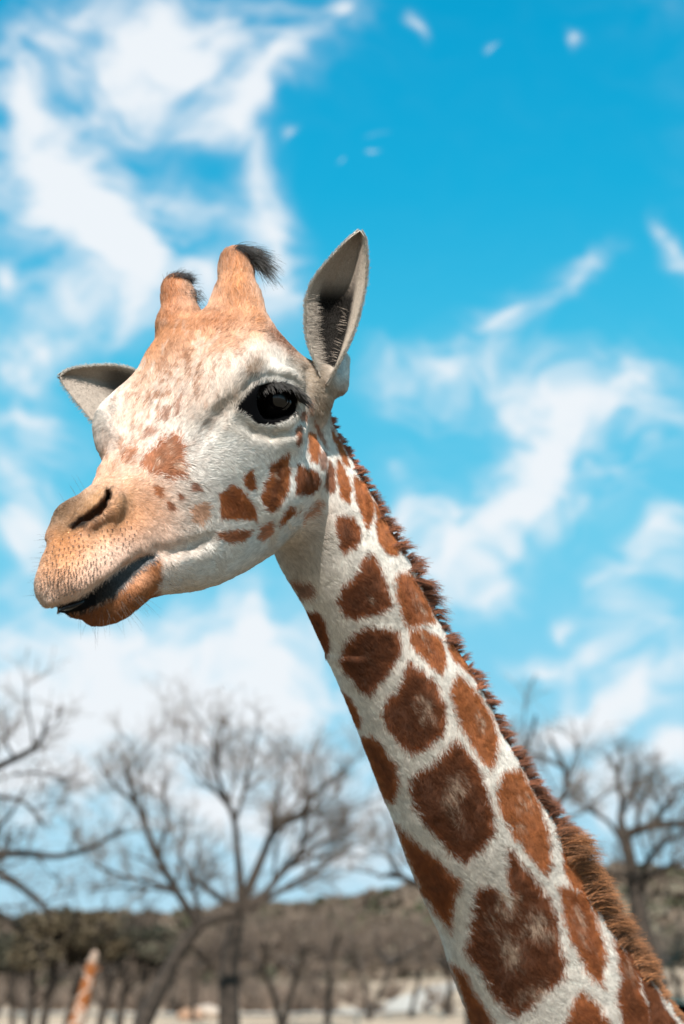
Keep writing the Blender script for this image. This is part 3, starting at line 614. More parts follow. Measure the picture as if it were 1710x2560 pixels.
def body_segments(sh, dirx, s=1.0):
    """trunk and four legs from the shoulder point, heading along dirx"""
    sh = np.array(sh, float); f = _n((dirx[0], dirx[1], 0)); l = np.array((-f[1], f[0], 0)); z = np.array((0, 0, 1.))
    S = []
    ch = sh-z*.22*s; rp = sh+f*.75*s-z*.30*s
    S += [(sh-z*.04*s, ch+f*.10*s, .15*s, .22*s, .08), (ch+f*.10*s, rp, .23*s, .20*s, .1), (sh, rp+z*.06*s, .12*s, .17*s, .1), (rp+f*.05*s, rp-z*.18*s+f*.04*s, .19*s, .15*s, .08)]
    for k in (-1, 1):
        a = ch+l*.10*s*k-z*.12*s; kn = np.array((a[0]+f[0]*.02*s, a[1]+f[1]*.02*s, .62*s)); fe = kn-z*.50*s+f*.0; ft = np.array((fe[0], fe[1], .03))
        S += [(a, kn, .09*s, .045*s, .05), (kn, fe, .042*s, .026*s, .02), (fe, ft-f*.02*s, .030*s, .042*s, .02)]
        a = rp+l*.09*s*k-z*.16*s; kn = a-z*.22*s-f*.06*s; hk = np.array((a[0]+f[0]*.10*s, a[1]+f[1]*.10*s, .60*s)); fe = np.array((hk[0]-f[0]*.02*s, hk[1]-f[1]*.02*s, .13*s)); ft = np.array((fe[0]-f[0]*.02*s, fe[1]-f[1]*.02*s, .03))
        S += [(a, kn, .13*s, .09*s, .06), (kn, hk, .075*s, .038*s, .03), (hk, fe, .036*s, .026*s, .02), (fe, ft, .030*s, .042*s, .02)]
    tl = rp+f*.19*s+z*.08*s; S += [(tl, tl+f*.05*s-z*.35*s, .022*s, .012*s, .03), (tl+f*.05*s-z*.35*s, tl+f*.05*s-z*.55*s, .018*s, .03*s, .02)]
    return S
nb = W(1560, 2830, 2.27)
tv, tq = round_cones([(W(1500, 2800, 2.26), nb, .11, .17, .08)] + body_segments((nb[0]+.10, nb[1]+.06, nb[2]-.10), (.80, .60)), .014)
VW = to_world(V); allV = np.concatenate([VW, tv]); allQ = np.concatenate([Q, tq+len(VW)])
body = gchild(link_mesh('body', allV, allQ, skin))
# trunk patches from a cell pattern
cc = np.random.default_rng(3).uniform(-1, 1, (420, 3))*np.array((1.2, 1.2, 1.1)) + np.array((1.2, 3.0, .9))
dm = np.full(len(tv), 9.); d2 = dm.copy()
for s_ in cc:
    q_ = np.linalg.norm(tv-s_, axis=1); nm = np.minimum(dm, q_); d2 = np.minimum(d2, np.maximum(dm, q_)); dm = nm
k = smooth01((d2-dm-.018)/.01)[:, None]; lowk = smooth01((.75-tv[:, 2:3])/.4); tc_ = (1-k*(1-lowk*.7))*np.array((.70,.655,.60)) + k*(1-lowk*.7)*chest
set_color(body.data, 'coat', np.concatenate([col, tc_]))
print('body', len(allV))
# ---- ears: cupped leaves with real thickness
def build_ear(rows, depth0, cup, strip, nv=26, thick=.0038, grow=(0, 0)):
    """rows: u, (Lx,Ly), (Rx,Ry); cup(u) depth in m; the fold of the far edge begins at v=strip"""
    us = np.array([r[0] for r in rows]); Lp = np.array([r[1] for r in rows], float); Rp = np.array([r[2] for r in rows], float)
    U = np.linspace(0, 1, 60); V_ = np.linspace(0, 1, nv)
    def ip(a, k): return _sm(np.interp(U, us, a[:, k]), 2)
    lx, ly, rx, ry = ip(Lp, 0), ip(Lp, 1), ip(Rp, 0), ip(Rp, 1); lx[-1] = rx[-1] = rows[-1][1][0]; ly[-1] = ry[-1] = rows[-1][1][1]
    G = np.zeros((60, nv, 3))
    for i, u in enumerate(U):
        d0 = depth0(u)
        for j, v in enumerate(V_):
            s = np.interp(v, [0, .12, .35, strip-.1, strip, 1], [0, .42, .92, 1.0, .62, 0]); s = float(s)
            c = cup(u)*s
            x = lx[i]+(rx[i]-lx[i])*v; y = ly[i]+(ry[i]-ly[i])*v
            G[i, j] = ref(x+grow[0]*s*(1-u), y+grow[1]*s*(1-u), d0+c)
    for _ in range(2): G[:, 1:-1] = (G[:, :-2]+2*G[:, 1:-1]+G[:, 2:])/4
    # thickness
    du = np.gradient(G, axis=0); dv = np.gradient(G, axis=1); n = np.cross(du, dv); n /= np.maximum(np.linalg.norm(n, axis=2, keepdims=True), 1e-9)
    if n[20:40, nv//2, 2].mean() > 0: n = -n          # n points away from the viewer
    taper = (np.minimum(1, np.minimum(V_, 1-V_)*8+.25)[None, :, None])*(np.minimum(1, (1-U)*10+.3)[:, None, None])
    B = G + n*thick*taper
    Vv = np.concatenate([G.reshape(-1, 3), B.reshape(-1, 3)]); m = 60*nv; F = []
    idx = lambda i, j: i*nv+j
    for i in range(59):
        for j in range(nv-1):
            a, b_, c, d_ = idx(i, j), idx(i, j+1), idx(i+1, j+1), idx(i+1, j)
            F.append((a, b_, c, d_)); F.append((m+a, m+d_, m+c, m+b_))
        F.append((idx(i, 0), idx(i+1, 0), m+idx(i+1, 0), m+idx(i, 0))); F.append((idx(i, nv-1), m+idx(i, nv-1), m+idx(i+1, nv-1), idx(i+1, nv-1)))
    for j in range(nv-1): F.append((idx(59, j), idx(59, j+1), m+idx(59, j+1), m+idx(59, j))); F.append((idx(0, j), m+idx(0, j), m+idx(0, j+1), idx(0, j+1)))
    return Vv, np.array(F), G, n, U, V_
near_rows = [(0,(800,942),(812,962)),(.05,(793,915),(832,930)),(.12,(781,885),(852,897)),(.2,(771,860),(867,868)),(.3,(764,826),(883,834)),(.42,(764,790),(896,792)),(.55,(764,750),(906,752)),(.68,(780,704),(915,705)),(.8,(806,668),(918,662)),(.9,(845,624),(916,618)),(.96,(874,595),(912,592)),(1,(900,577),(900,577))]
far_rows = [(0,(372,945),(330,1150)),(.2,(330,922),(290,1105)),(.35,(299,914),(257,1078)),(.55,(250,913),(224,1046)),(.75,(203,917),(187,1000)),(.9,(168,925),(160,965)),(1,(149,941),(149,941))]
earV = []
e1 = build_ear(near_rows, lambda u: np.interp(u, [0, .3, 1], [1.895, 1.905, 1.93]), lambda u: .052*math.sin(math.pi*min(1, (1-u)*.75+.05))**.8, .79, grow=(16, 0))
e2 = build_ear(far_rows, lambda u: np.interp(u, [0, 1], [2.03, 2.06]), lambda u: .040*(1-u)**.6, .36, grow=(0, -3))
def ear_color(e, far=False):
    Vv, F, G, n, U, V_ = e; m = G.shape[0]*G.shape[1]
    uu, vv = np.meshgrid(U, V_, indexing='ij'); uu = uu.ravel(); vv = vv.ravel()
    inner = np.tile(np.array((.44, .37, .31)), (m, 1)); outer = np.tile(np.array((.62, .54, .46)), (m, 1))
    if not far:
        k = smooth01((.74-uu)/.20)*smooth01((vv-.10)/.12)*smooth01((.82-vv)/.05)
        st = smooth01((vv-.78)/.05); inner = inner*(1-st[:, None])+np.array((.58, .49, .40))*st[:, None]
    else:
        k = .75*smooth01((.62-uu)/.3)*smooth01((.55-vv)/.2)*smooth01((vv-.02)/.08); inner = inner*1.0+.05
    inner = inner*(1-k[:, None])+np.array((.008, .007, .006))*k[:, None]  # near-black: dark ear skin plus the cup's shade painted in
    rim = smooth01((np.abs(vv-.5)-.47)/.03)*.6; inner = inner*(1-rim[:, None])+np.array((.6, .52, .44))*rim[:, None]
    if not far:
        rm = smooth01((vv-.955)/.03)*.7; inner = inner*(1-rm[:, None])+np.array((.16, .11, .08))*rm[:, None]
    return np.concatenate([inner, outer])
earskin = []
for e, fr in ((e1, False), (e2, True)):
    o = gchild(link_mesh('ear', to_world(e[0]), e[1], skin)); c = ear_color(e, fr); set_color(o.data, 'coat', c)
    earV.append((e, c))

# ---- eyes
eyem, N, L, b = material('eye_dark', .03)
b.inputs['Base Color'].default_value = (.004, .003, .003, 1); b.inputs['IOR'].default_value = 1.5; b.inputs['Specular IOR Level'].default_value = .55; b.inputs['Coat Weight'].default_value = .0; b.inputs['Coat Roughness'].default_value = .02
def uv_sphere(c, r, n=48, m=28, sq=(1, 1, 1)):
    th = np.linspace(0, math.pi, m); ph = np.linspace(0, 2*math.pi, n, endpoint=False)
    Vv = np.array([(c[0]+r*sq[0]*math.sin(t)*math.cos(p), c[1]+r*sq[1]*math.sin(t)*math.sin(p), c[2]+r*sq[2]*math.cos(t)) for t in th for p in ph])
    F = np.array([(i*n+j, (i+1)*n+j, (i+1)*n+(j+1) % n, i*n+(j+1) % n) for i in range(m-1) for j in range(n)]); return Vv, F
for sgn in (1, -1):
    v, f = uv_sphere(to_world(HP(sgn*EC[0], EC[1], EC[2])), EYE_R)
    o = link_mesh('eye', v, f, eyem); gchild(o)
    look = np.array((.30, .04, .95)); look /= np.linalg.norm(look); cc_ = HP(EC[0], EC[1], EC[2])+look*.0135
    h_ = toh(cc_); cc_ = HP(sgn*h_[0], h_[1], h_[2]); v, f = uv_sphere(to_world(cc_), .0178); co = link_mesh('cornea', v, f, eyem); co.parent = o

# ---- tongue tip showing between the lips
tgm, N, L, b = material('tongue_dark', .25); b.inputs['Base Color'].default_value = (.006, .007, .009, 1)
tp = [HR(205, 1502, .010), HR(186, 1512, .010), HR(168, 1519, .009), HR(157, 1522, .007)]
tvs, tfs = [], []
for i, P in enumerate(tp):
    r_ = (.0075, .0072, .0065, .004)[i]
    for k in range(16):
        a = 2*math.pi*k/16; tvs.append(P + HA*math.cos(a)*r_*1.5 + HU*math.sin(a)*r_*.55)
ex = len(tvs); tvs.append(tp[-1]+HF*.004); tvs.append(tp[0]-HF*.01)
for i in range(3):
    for k in range(16): tfs.append((i*16+k, i*16+(k+1) % 16, (i+1)*16+(k+1) % 16, (i+1)*16+k))
for k in range(16): tfs.append((48+k, 48+(k+1) % 16, ex)); tfs.append((k, ex+1, (k+1) % 16))
gchild(link_mesh('tongue', to_world(np.array(tvs)), tfs, tgm))

# ---- fur
furm = hair_material('fur', .025); manem = hair_material('mane_hair', .05); darkm = hair_material('dark_hair', .10)
def sample(V, Q, N_, n, wt):
    A = .5*np.linalg.norm(np.cross(V[Q[:, 2]]-V[Q[:, 0]], V[Q[:, 3]]-V[Q[:, 1]]), axis=1)*wt
    k = rng.choice(len(Q), n, p=A/A.sum()); u, v = rng.random((2, n, 1)); q = Q[k]
    mixq = lambda X: (X[q[:, 0]]*(1-u)+X[q[:, 1]]*u)*(1-v)+(X[q[:, 3]]*(1-u)+X[q[:, 2]]*u)*v
    P, nn = mixq(V), mixq(N_); return P, nn/np.maximum(np.linalg.norm(nn, axis=1, keepdims=True), 1e-9), k
def strands(P, t, n, L, lift, bend, K=4, jit=.18, r0=.00030, clump=None):
    m = len(P); s = np.linspace(0, 1, K)
    b_ = np.cross(n, t); j = rng.normal(0, jit, (m, 1)); t = t + b_*j; t /= np.linalg.norm(t, axis=1, keepdims=True)
    out = np.zeros((m, K, 3))
    for i, si in enumerate(s):
        e = lift*(si - bend*si*si)
        out[:, i] = P + L[:, None]*(t*si + n*e[:, None] if np.ndim(e) else t*si+n*e)
    rad = r0*(1-.75*s)[None]*np.ones((m, 1)); return out, rad
NF = 430000
qc = V[Q].mean(1); qn = N_[Q].mean(1); vis = (qn*(-qc)).sum(1)/np.linalg.norm(qc, axis=1)
qx_, qy_ = 855+FPX*qc[:, 0]/-qc[:, 2], 1280-FPX*qc[:, 1]/-qc[:, 2]
wt = np.where(vis > -.12, 1.0, .16)*np.where(qy_ > 2640, .15, 1.0)*np.where(qy_ < 1560, 1.35, 1.0)
P, n, _ = sample(V, Q, N_, NF, wt)
jit = rng.uniform(-1, 1, NF)
cf, X, Y, flip, head = coat_of(P, n, jit)
dx, dy, ln = flow(X, Y)
a_ = .55*wash_noise(X, Y, 26, 11)+.30*wash_noise(X, Y, 9, 12)
dx, dy = dx*np.cos(a_)-dy*np.sin(a_), dx*np.sin(a_)+dy*np.cos(a_)
D = np.stack([dx, -dy, np.zeros(NF)], 1)
hm = flip == 1; D[hm] -= 2*(D[hm]@HA)[:, None]*HA
t = D - (D*n).sum(1, keepdims=True)*n; tl = np.linalg.norm(t, axis=1, keepdims=True)
t = t/np.maximum(tl, .15)
t /= np.maximum(np.linalg.norm(t, axis=1, keepdims=True), 1e-6)
Lh = ln*.001*rng.uniform(.65, 1.15, NF)*np.where(head, .85, 1.)
dark = cf.max(1) < .05                      # bare skin of lid, nostril and lip stays nearly hairless
lipz = poly_sd(X, Y, LIPDARK) > 0
Lh[lipz] *= .6; dk = (poly_sd(X, Y, DARKEYE) > 1)
nosz = np.zeros(NF, bool)
for (x0, y0, r0) in nos: nosz |= np.hypot(X-x0, Y-y0) < r0*1500
keep = ~(dk | nosz); keep &= ~(lipz & (X < 240))
lift = np.where(head, .27, .17) + .10*rng.random(NF) + .09*wash_noise(X, Y, 12, 15)
horn = head & (Y < 830) & (X < 690); lift = np.where(horn, lift+.22, lift); Lh[horn] *= 1.25
ST, R = strands(P, t, n, Lh, lift, .55, r0=.00028)
cf = cf*(1+.13*wash_noise(X, Y, 7, 21)[:, None]+(.15-.02*head)[:, None]*wash_noise(X, Y, 3.2, 22)[:, None])
nw = dir_world(n)
gchild(make_curves('fur', to_world(ST[keep]), R[keep], np.clip(cf[keep], 0, 1), nw[keep], furm, None))

# ---- ear hair
def ear_hair():
    (Vv, F, G, nn, U, V_), c = earV[0]; Ps, Ds, Ns, Cs, Ls = [], [], [], [], []
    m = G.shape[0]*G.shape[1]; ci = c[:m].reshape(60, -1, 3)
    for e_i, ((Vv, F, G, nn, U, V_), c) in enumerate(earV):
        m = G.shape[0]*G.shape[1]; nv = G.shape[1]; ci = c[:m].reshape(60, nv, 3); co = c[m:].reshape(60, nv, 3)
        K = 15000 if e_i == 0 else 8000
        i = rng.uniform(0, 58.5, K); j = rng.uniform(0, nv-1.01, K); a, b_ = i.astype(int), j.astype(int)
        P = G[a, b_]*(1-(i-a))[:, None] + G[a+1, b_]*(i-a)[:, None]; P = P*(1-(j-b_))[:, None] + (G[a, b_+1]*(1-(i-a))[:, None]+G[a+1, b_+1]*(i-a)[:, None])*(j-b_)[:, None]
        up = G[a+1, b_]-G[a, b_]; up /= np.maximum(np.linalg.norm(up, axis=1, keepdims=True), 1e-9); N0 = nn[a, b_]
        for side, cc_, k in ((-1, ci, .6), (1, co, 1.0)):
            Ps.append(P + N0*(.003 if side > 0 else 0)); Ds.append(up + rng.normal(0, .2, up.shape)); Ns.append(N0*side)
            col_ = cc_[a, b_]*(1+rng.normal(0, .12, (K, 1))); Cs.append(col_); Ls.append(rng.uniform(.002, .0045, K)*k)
        # pale fringe along the rims
        K = 2600 if e_i == 0 else 1500
        i = rng.uniform(2, 57, K).astype(int); side = rng.random(K) < .5; jj = np.where(side, 0, nv-1); P = G[i, jj]; inn = G[i, np.where(side, 2, nv-3)]
        out = P-inn; out /= np.maximum(np.linalg.norm(out, axis=1, keepdims=True), 1e-9); up = G[i+1, jj]-G[i, jj]; up /= np.maximum(np.linalg.norm(up, axis=1, keepdims=True), 1e-9)
        Ps.append(P+rng.normal(0, .0012, P.shape)); Ds.append(out*.8+up*.7+rng.normal(0, .2, up.shape)); Ns.append(nn[i, jj]*-.3+out); Cs.append(np.tile((.74, .68, .60), (K, 1))); Ls.append(rng.uniform(.0015, .0055, K))
        if e_i == 0:
            # long pale hair combing in from the front margin of the cup
            K = 620; u = rng.uniform(.03, .60, K); v = rng.uniform(.01, .20, K); i = (u*59).astype(int); j = (v*(nv-1)).astype(int)
            P = G[i, j]+rng.normal(0, .001, (K, 3)); ac = G[i, np.minimum(j+3, nv-1)]-G[i, j]; ac /= np.maximum(np.linalg.norm(ac, axis=1, keepdims=True), 1e-9)
            up = G[i+1, j]-G[i, j]; up /= np.linalg.norm(up, axis=1, keepdims=True)
            Ps.append(P); Ds.append(ac*.9+np.array((.55, 0, .25))+up*rng.uniform(-.45, .25, (K, 1))); Ns.append(-nn[i, j]*.5+np.array((-.3, .5, .5))); Cs.append(np.array((.60, .52, .44))*rng.uniform(.3, 1.0, (K, 1))); Ls.append(rng.uniform(.006, .014, K)*np.interp(u, [0, .4, .6], [1, 1, .35]))
            K = 40; u = rng.uniform(.08, .5, K); i = (u*59).astype(int); j = (rng.uniform(.70, .78, K)*(nv-1)).astype(int)
            P = G[i, j]; Ps.append(P); Ds.append(np.array((-.8, .15, .2))+rng.normal(0, .25, (K, 3))); Ns.append(np.tile((-.3, .3, .8), (K, 1))); Cs.append(np.array((.6, .5, .42))*rng.uniform(.4, 1.1, (K, 1))); Ls.append(rng.uniform(.006, .013, K))
    P, D, Nn, Cc, Lh = map(np.concatenate, (Ps, Ds, Ns, Cs, Ls)); D /= np.linalg.norm(D, axis=1, keepdims=True); Nn /= np.linalg.norm(Nn, axis=1, keepdims=True)
    S, R = strands(P, D, Nn, Lh, .25, .6, jit=.05, r0=.00024)
    gchild(make_curves('ear_fur', to_world(S), R, np.clip(Cc, 0, 1), dir_world(Nn), furm, None))
ear_hair()

# ---- generic free hair: root, direction, curl towards
def lock(P, D, G_, L, K=6):
    s = np.linspace(0, 1, K)[None, :, None]; return P[:, None]+L[:, None, None]*(D[:, None]*(s-.5*s*s*.6)+G_[:, None]*(s*s*.5))
def nz3(K, s): return rng.normal(0, s, (K, 3))
# horn tufts
def tufts():
    Ps, Ds, Gs, Ls, Cs = [], [], [], [], []
    c = HP(.0545, -.188, .136); K = 2300
    AX = _n(HP(.055, -.190, .138)-HP(.052, -.152, .09)); d = nz3(K, 1); d /= np.linalg.norm(d, axis=1, keepdims=True); up = d@AX; d += AX*np.maximum(0, .52-up)[:, None]*1.3; d /= np.linalg.norm(d, axis=1, keepdims=True)
    P = c + AX*.001 + d*.0185; right = (d[:, 0] > -.1)
    Ps.append(P); Ds.append(d*.6+np.array((.25, .6, 0))+nz3(K, .22)); Gs.append(np.array((1.7, -1.5, .1))+nz3(K, .28)); Ls.append(rng.uniform(.006, .032, K)*np.where(right, 1.05, .6)); Cs.append(np.tile((.008, .008, .010), (K, 1))*rng.uniform(.5, 2.6, (K, 1)))
    K = 420; th = rng.uniform(0, 1, K); P = c+np.array((.020, .004, .004))+nz3(K, .004)
    Ps.append(P); Ds.append(np.array((.8, .25, .1))+nz3(K, .25)); Gs.append(np.array((.9, -1.6, 0))+nz3(K, .3)); Ls.append(rng.uniform(.016, .036, K)); Cs.append(np.tile((.006, .006, .008), (K, 1)))
    c = HP(-.0545, -.188, .136); K = 1700
    d = nz3(K, 1); d /= np.linalg.norm(d, axis=1, keepdims=True); up = d@AX; d += AX*np.maximum(0, .5-up)[:, None]*1.3; d /= np.linalg.norm(d, axis=1, keepdims=True)
    Ps.append(c+d*.0185); Ds.append(d*.5+np.array((.05, .9, 0))+nz3(K, .2)); Gs.append(np.array((.8, -.5, 0))+nz3(K, .3)); Ls.append(rng.uniform(.006, .022, K)); Cs.append(np.tile((.020, .020, .024), (K, 1))*rng.uniform(.6, 2.6, (K, 1)))
    K = 350; P = c+np.array((.019, -.008, .005))+nz3(K, .007)
    Ps.append(P); Ds.append(np.array((.6, .3, .2))+nz3(K, .3)); Gs.append(np.array((.3, -1.2, 0))+nz3(K, .3)); Ls.append(rng.uniform(.006, .014, K)); Cs.append(np.tile((.02, .018, .02), (K, 1)))
    P, D, G_, Lh, Cc = map(np.concatenate, (Ps, Ds, Gs, Ls, Cs)); D /= np.linalg.norm(D, axis=1, keepdims=True)
    S = lock(P, D, G_, Lh); r = .00026*(1-.7*np.linspace(0, 1, 6))[None]*np.ones((len(P), 1))
    gchild(make_curves('horn_tuft', to_world(S), r, Cc, dir_world(D), darkm, None))
tufts()
# eyelashes
def lashes():
    Ps, Ds, Gs, Ls = [], [], [], []
    K = 430; t_ = np.sort(rng.uniform(.16, 1, K)); arc = np.array([HP(*on_ball(x, y, EYE_R+.009)) for x, y in lidU])
    ii = t_*(len(arc)-1); a = np.minimum(ii.astype(int), len(arc)-2); P = arc[a]*(1-(ii-a))[:, None]+arc[a+1]*(ii-a)[:, None]+nz3(K, .0010)
    out = P-ECr; out /= np.linalg.norm(out, axis=1, keepdims=True); cl = wash_noise(t_*200, t_*0, 6, 31)[:, None]
    Ps.append(P); Ds.append(out*.7+np.array((.55, -.30, .1))+cl*np.array((.25, .1, 0))+nz3(K, .10)); Gs.append(np.array((.35, -.75, 0))+nz3(K, .15)); Ls.append(rng.uniform(.012, .027, K)*np.interp(t_, [0, .4, 1], [.6, 1, 1.1]))
    K = 60; far = []
    P = np.array([toh(q) for q in arc]); P[:, 0] *= -1; P = np.array([HP(*q) for q in P]); ii = rng.uniform(0, len(P)-1.01, K); a = ii.astype(int); Pm = P[a]*(1-(ii-a))[:, None]+P[a+1]*(ii-a)[:, None]+nz3(K, .0015)
    Ps.append(Pm); Ds.append(-HA*1.0+HF*.4-HU*.2+nz3(K, .2)); Gs.append(-HU*.3+nz3(K, .2)); Ls.append(rng.uniform(.012, .024, K))
    P, D, G_, Lh = map(np.concatenate, (Ps, Ds, Gs, Ls)); D /= np.linalg.norm(D, axis=1, keepdims=True)
    S = lock(P, D, G_, Lh); r = .00050*(1-.75*np.linspace(0, 1, 6))[None]*np.ones((len(P), 1))
    gchild(make_curves('eyelashes', to_world(S), r, np.tile((.0035, .0035, .0045), (len(P), 1)), dir_world(D), darkm, None))
lashes()
# skin lookup on the finished grid
GR = GRID
def skin_at(px, py, t0=1.50, t1=2.5):
    t = np.arange(t0, t1, .0015); P = ref(px, py, 1.0)[None]*t[:, None]; ii = np.rint((P-LO)/VS).astype(int)
    ok = (ii >= 0).all(1) & (ii < DIM).all(1); val = np.full(len(t), 9.); val[ok] = GR[ii[ok, 0], ii[ok, 1], ii[ok, 2]]
    k = np.nonzero(val < 0)[0]; return P[k[0]] if len(k) else None
# whiskers and follicle stubs
def whiskers():
    Ps, Ds, Gs, Ls, Rs = [], [], [], [], []
    def add(x, y, d, g, L_, r):
        p = skin_at(x, y)
        if p is None: return
        Ps.append(p+np.array((0, 0, .001))); Ds.append(d); Gs.append(g); Ls.append(L_); Rs.append(r)
    for _ in range(95):
        x, y = random.uniform(185, 388), 0; y = random.uniform(1478, 1575)
        if poly_sd(np.array([float(x)]), np.array([float(y)]), CHIN)[0] < 14: continue
        f = (x-185)/200; add(x, y, (-.25+1.0*f+random.gauss(0, .15), -.8+.45*f+random.gauss(0, .12), .35), (.2*f, -.3, 0), random.uniform(.012, .040), .00013)
    for _ in range(26): 
        y = random.uniform(1410, 1500); add(random.uniform(388, 440), y if y < 1470 else 1460, (.9, -.35+random.gauss(0, .15), .35), (.2, -.2, 0), random.uniform(.015, .035), .00012)
    for _ in range(60):
        y = random.uniform(1330, 1500); x = 84+max(0, (1420-y)*.33)+random.uniform(3, 26); add(x, y, (-.9+random.gauss(0, .1), random.gauss(0, .15), .2), (0, -.15, 0), random.uniform(.007, .020), .00010)
    for x, y in ((166,1262),(190,1240),(196,1248),(214,1226),(205,1232)): add(x, y, (-.45, .85, .1), (-.1, .1, 0), random.uniform(.018, .032), .00012)
    n1 = len(Ps)
    # follicles on the upper lip: rows of dark stubs
    band = [(100,1470),(110,1400),(120,1370),(150,1340),(185,1330),(230,1335),(290,1310),(330,1300),(345,1320),(330,1370),(280,1410),(230,1450),(180,1490),(130,1500)]
    pts = []
    tries = 0
    while len(pts) < 250 and tries < 9000:
        tries += 1
        x, y = random.uniform(95, 350), random.uniform(1295, 1505)
        if poly_sd(np.array([x]), np.array([y]), band)[0] < 0: continue
        dens_ = 1.0 if y > 1380-.25*(x-150) else .22
        if random.random() > dens_: continue
        md = 6.5 if y > 1420-.2*(x-150) and x < 240 else 10
        if any((x-a)**2+(y-b)**2 < md*md for a, b in pts): continue
        pts.append((x, y))
    for x, y in pts: add(x, y, (-.1, -.25, 1.), (0, -.2, 0), random.uniform(.0045, .0060), random.uniform(.0006, .00105))
    P, D, G_ = np.array(Ps), np.array(Ds, float), np.array(Gs, float); Lh = np.array(Ls); D /= np.linalg.norm(D, axis=1, keepdims=True)
    S = lock(P, D, G_, Lh); r = np.array(Rs)[:, None]*(1-.6*np.linspace(0, 1, 6))[None]
    C_ = np.tile((.03, .022, .02), (len(P), 1)); gchild(make_curves('whiskers', to_world(S), r, C_, dir_world(D), darkm, None))
whiskers()
# mane: tufted locks standing on the crest
def mane():
    R_ = np.array([(815,1025),(824,1041),(846,1090),(886,1163),(927,1240),(962,1306),(998,1367),(1044,1449),(1090,1551),(1115,1592),(1177,1684),(1222,1765),(1253,1842),(1304,1918),(1335,1980),(1391,2070),(1442,2173),(1484,2256),(1530,2328),(1587,2406),(1649,2483),(1710,2556),(1850,2720)], float)
    sg = np.r_[0, np.cumsum(np.hypot(*np.diff(R_, axis=0).T))]; Ltot = sg[-1]
    def at(s): return np.stack([np.interp(s, sg, R_[:, 0]), np.interp(s, sg, R_[:, 1])], 1)
    yy = [1000, 1100, 1200, 1330, 1400, 1450, 1550, 1620, 1800, 2000, 2060, 2110, 2180, 2300, 2420, 2500, 2600, 2750]
    hh = [.010, .014, .019, .024, .031, .037, .030, .023, .026, .031, .040, .052, .052, .050, .038, .014, .012, .012]
    Pr, Dr, Gr, Lr, Cr, Rr = [], [], [], [], [], []
    NC_ = 600
    cs = np.sort(rng.uniform(0, Ltot, NC_))
    for s0 in cs:
        p2 = at(np.array([s0]))[0]; h = np.interp(p2[1], yy, hh)*rng.choice([.5, .75, 1.0, 1.2])*rng.uniform(.85, 1.1); low_ = smooth01((p2[1]-2040)/90)
        K = int(38+62*low_); al = p2@NA; zc = neck_depth(al)
        tg = at(np.array([s0+8.]))[0]-at(np.array([s0-8.]))[0]; tg /= np.linalg.norm(tg); nr = np.array((tg[1], -tg[0]))   # outward (right/up)
        spread = (3.2+6*low_); sj = s0+rng.normal(0, spread, K); rp = at(sj); lat = rng.normal(0, .009+.003*low_, K)
        lc = rng.normal(0, .006+.003*low_)
        lat = lat*.6+lc
        ins = 5+np.abs(lat)*1000*.30+rng.uniform(0, 5, K)-7*low_
        bx = rp[:, 0]-nr[0]*ins; by = rp[:, 1]-nr[1]*ins
        root = np.stack([(bx-855)/FPX*(zc-lat), (1280-by)/FPX*(zc-lat), -(zc-lat)], 1)
        o3 = np.array((nr[0], -nr[1], 0)); t3 = np.array((tg[0], -tg[1], 0)); lean = rng.normal(.02, .22)*(1-.6*low_)+rng.normal(.05,.12)*low_ - .25*smooth01((1150-p2[1])/60)
        D0 = o3+t3*lean; D0 /= np.linalg.norm(D0); D0 = D0+np.array((0, 0, lc*12))
        tip = root.mean(0)+D0*h
        L_ = h*rng.uniform(.55, 1.15, K)+ins/FPX*2*.9
        cl = rng.uniform(.6, .95-.35*low_, K)[:, None]
        D = (tip-root); D /= np.linalg.norm(D, axis=1, keepdims=True); D = D*cl+D0*(1-cl)+rng.normal(0, .07+.04*low_, (K, 3)); D /= np.linalg.norm(D, axis=1, keepdims=True)
        Pr.append(root); Dr.append(D); Gr.append(np.tile(t3*.25+np.array((0, -.12, 0)), (K, 1))+rng.normal(0, .1, (K, 3))); Lr.append(L_)
        br = rng.uniform(.6, 1.25); base = np.array((.33, .105, .042))*(1-low_)+np.array((.42, .165, .055))*low_
        dkk = rng.random(K)[:, None] < (.38 if p2[1] > 1180 else .1); c = np.where(dkk, base*.38, base*br*rng.uniform(.75, 1.3, (K, 1)))
        if p2[1] < 1180: c = c*1.1+np.array((.08, .03, .03))
        Cr.append(c)
    P, D, G_, Lh, Cc = map(np.concatenate, (Pr, Dr, Gr, Lr, Cr)); S = lock(P, D, G_, Lh); r = .00034*(1-.75*np.linspace(0, 1, 6))[None]*np.ones((len(P), 1))
    # shade by the side of the crest they stand on
    nn_ = D*.5+np.array((.2, .2, .6)); nn_ /= np.linalg.norm(nn_, axis=1, keepdims=True)
    gchild(make_curves('mane', to_world(S), r, np.clip(Cc, 0, 1), dir_world(nn_), manem, None))
    # short crest fur that hides the roots
mane()
del GRID, GR
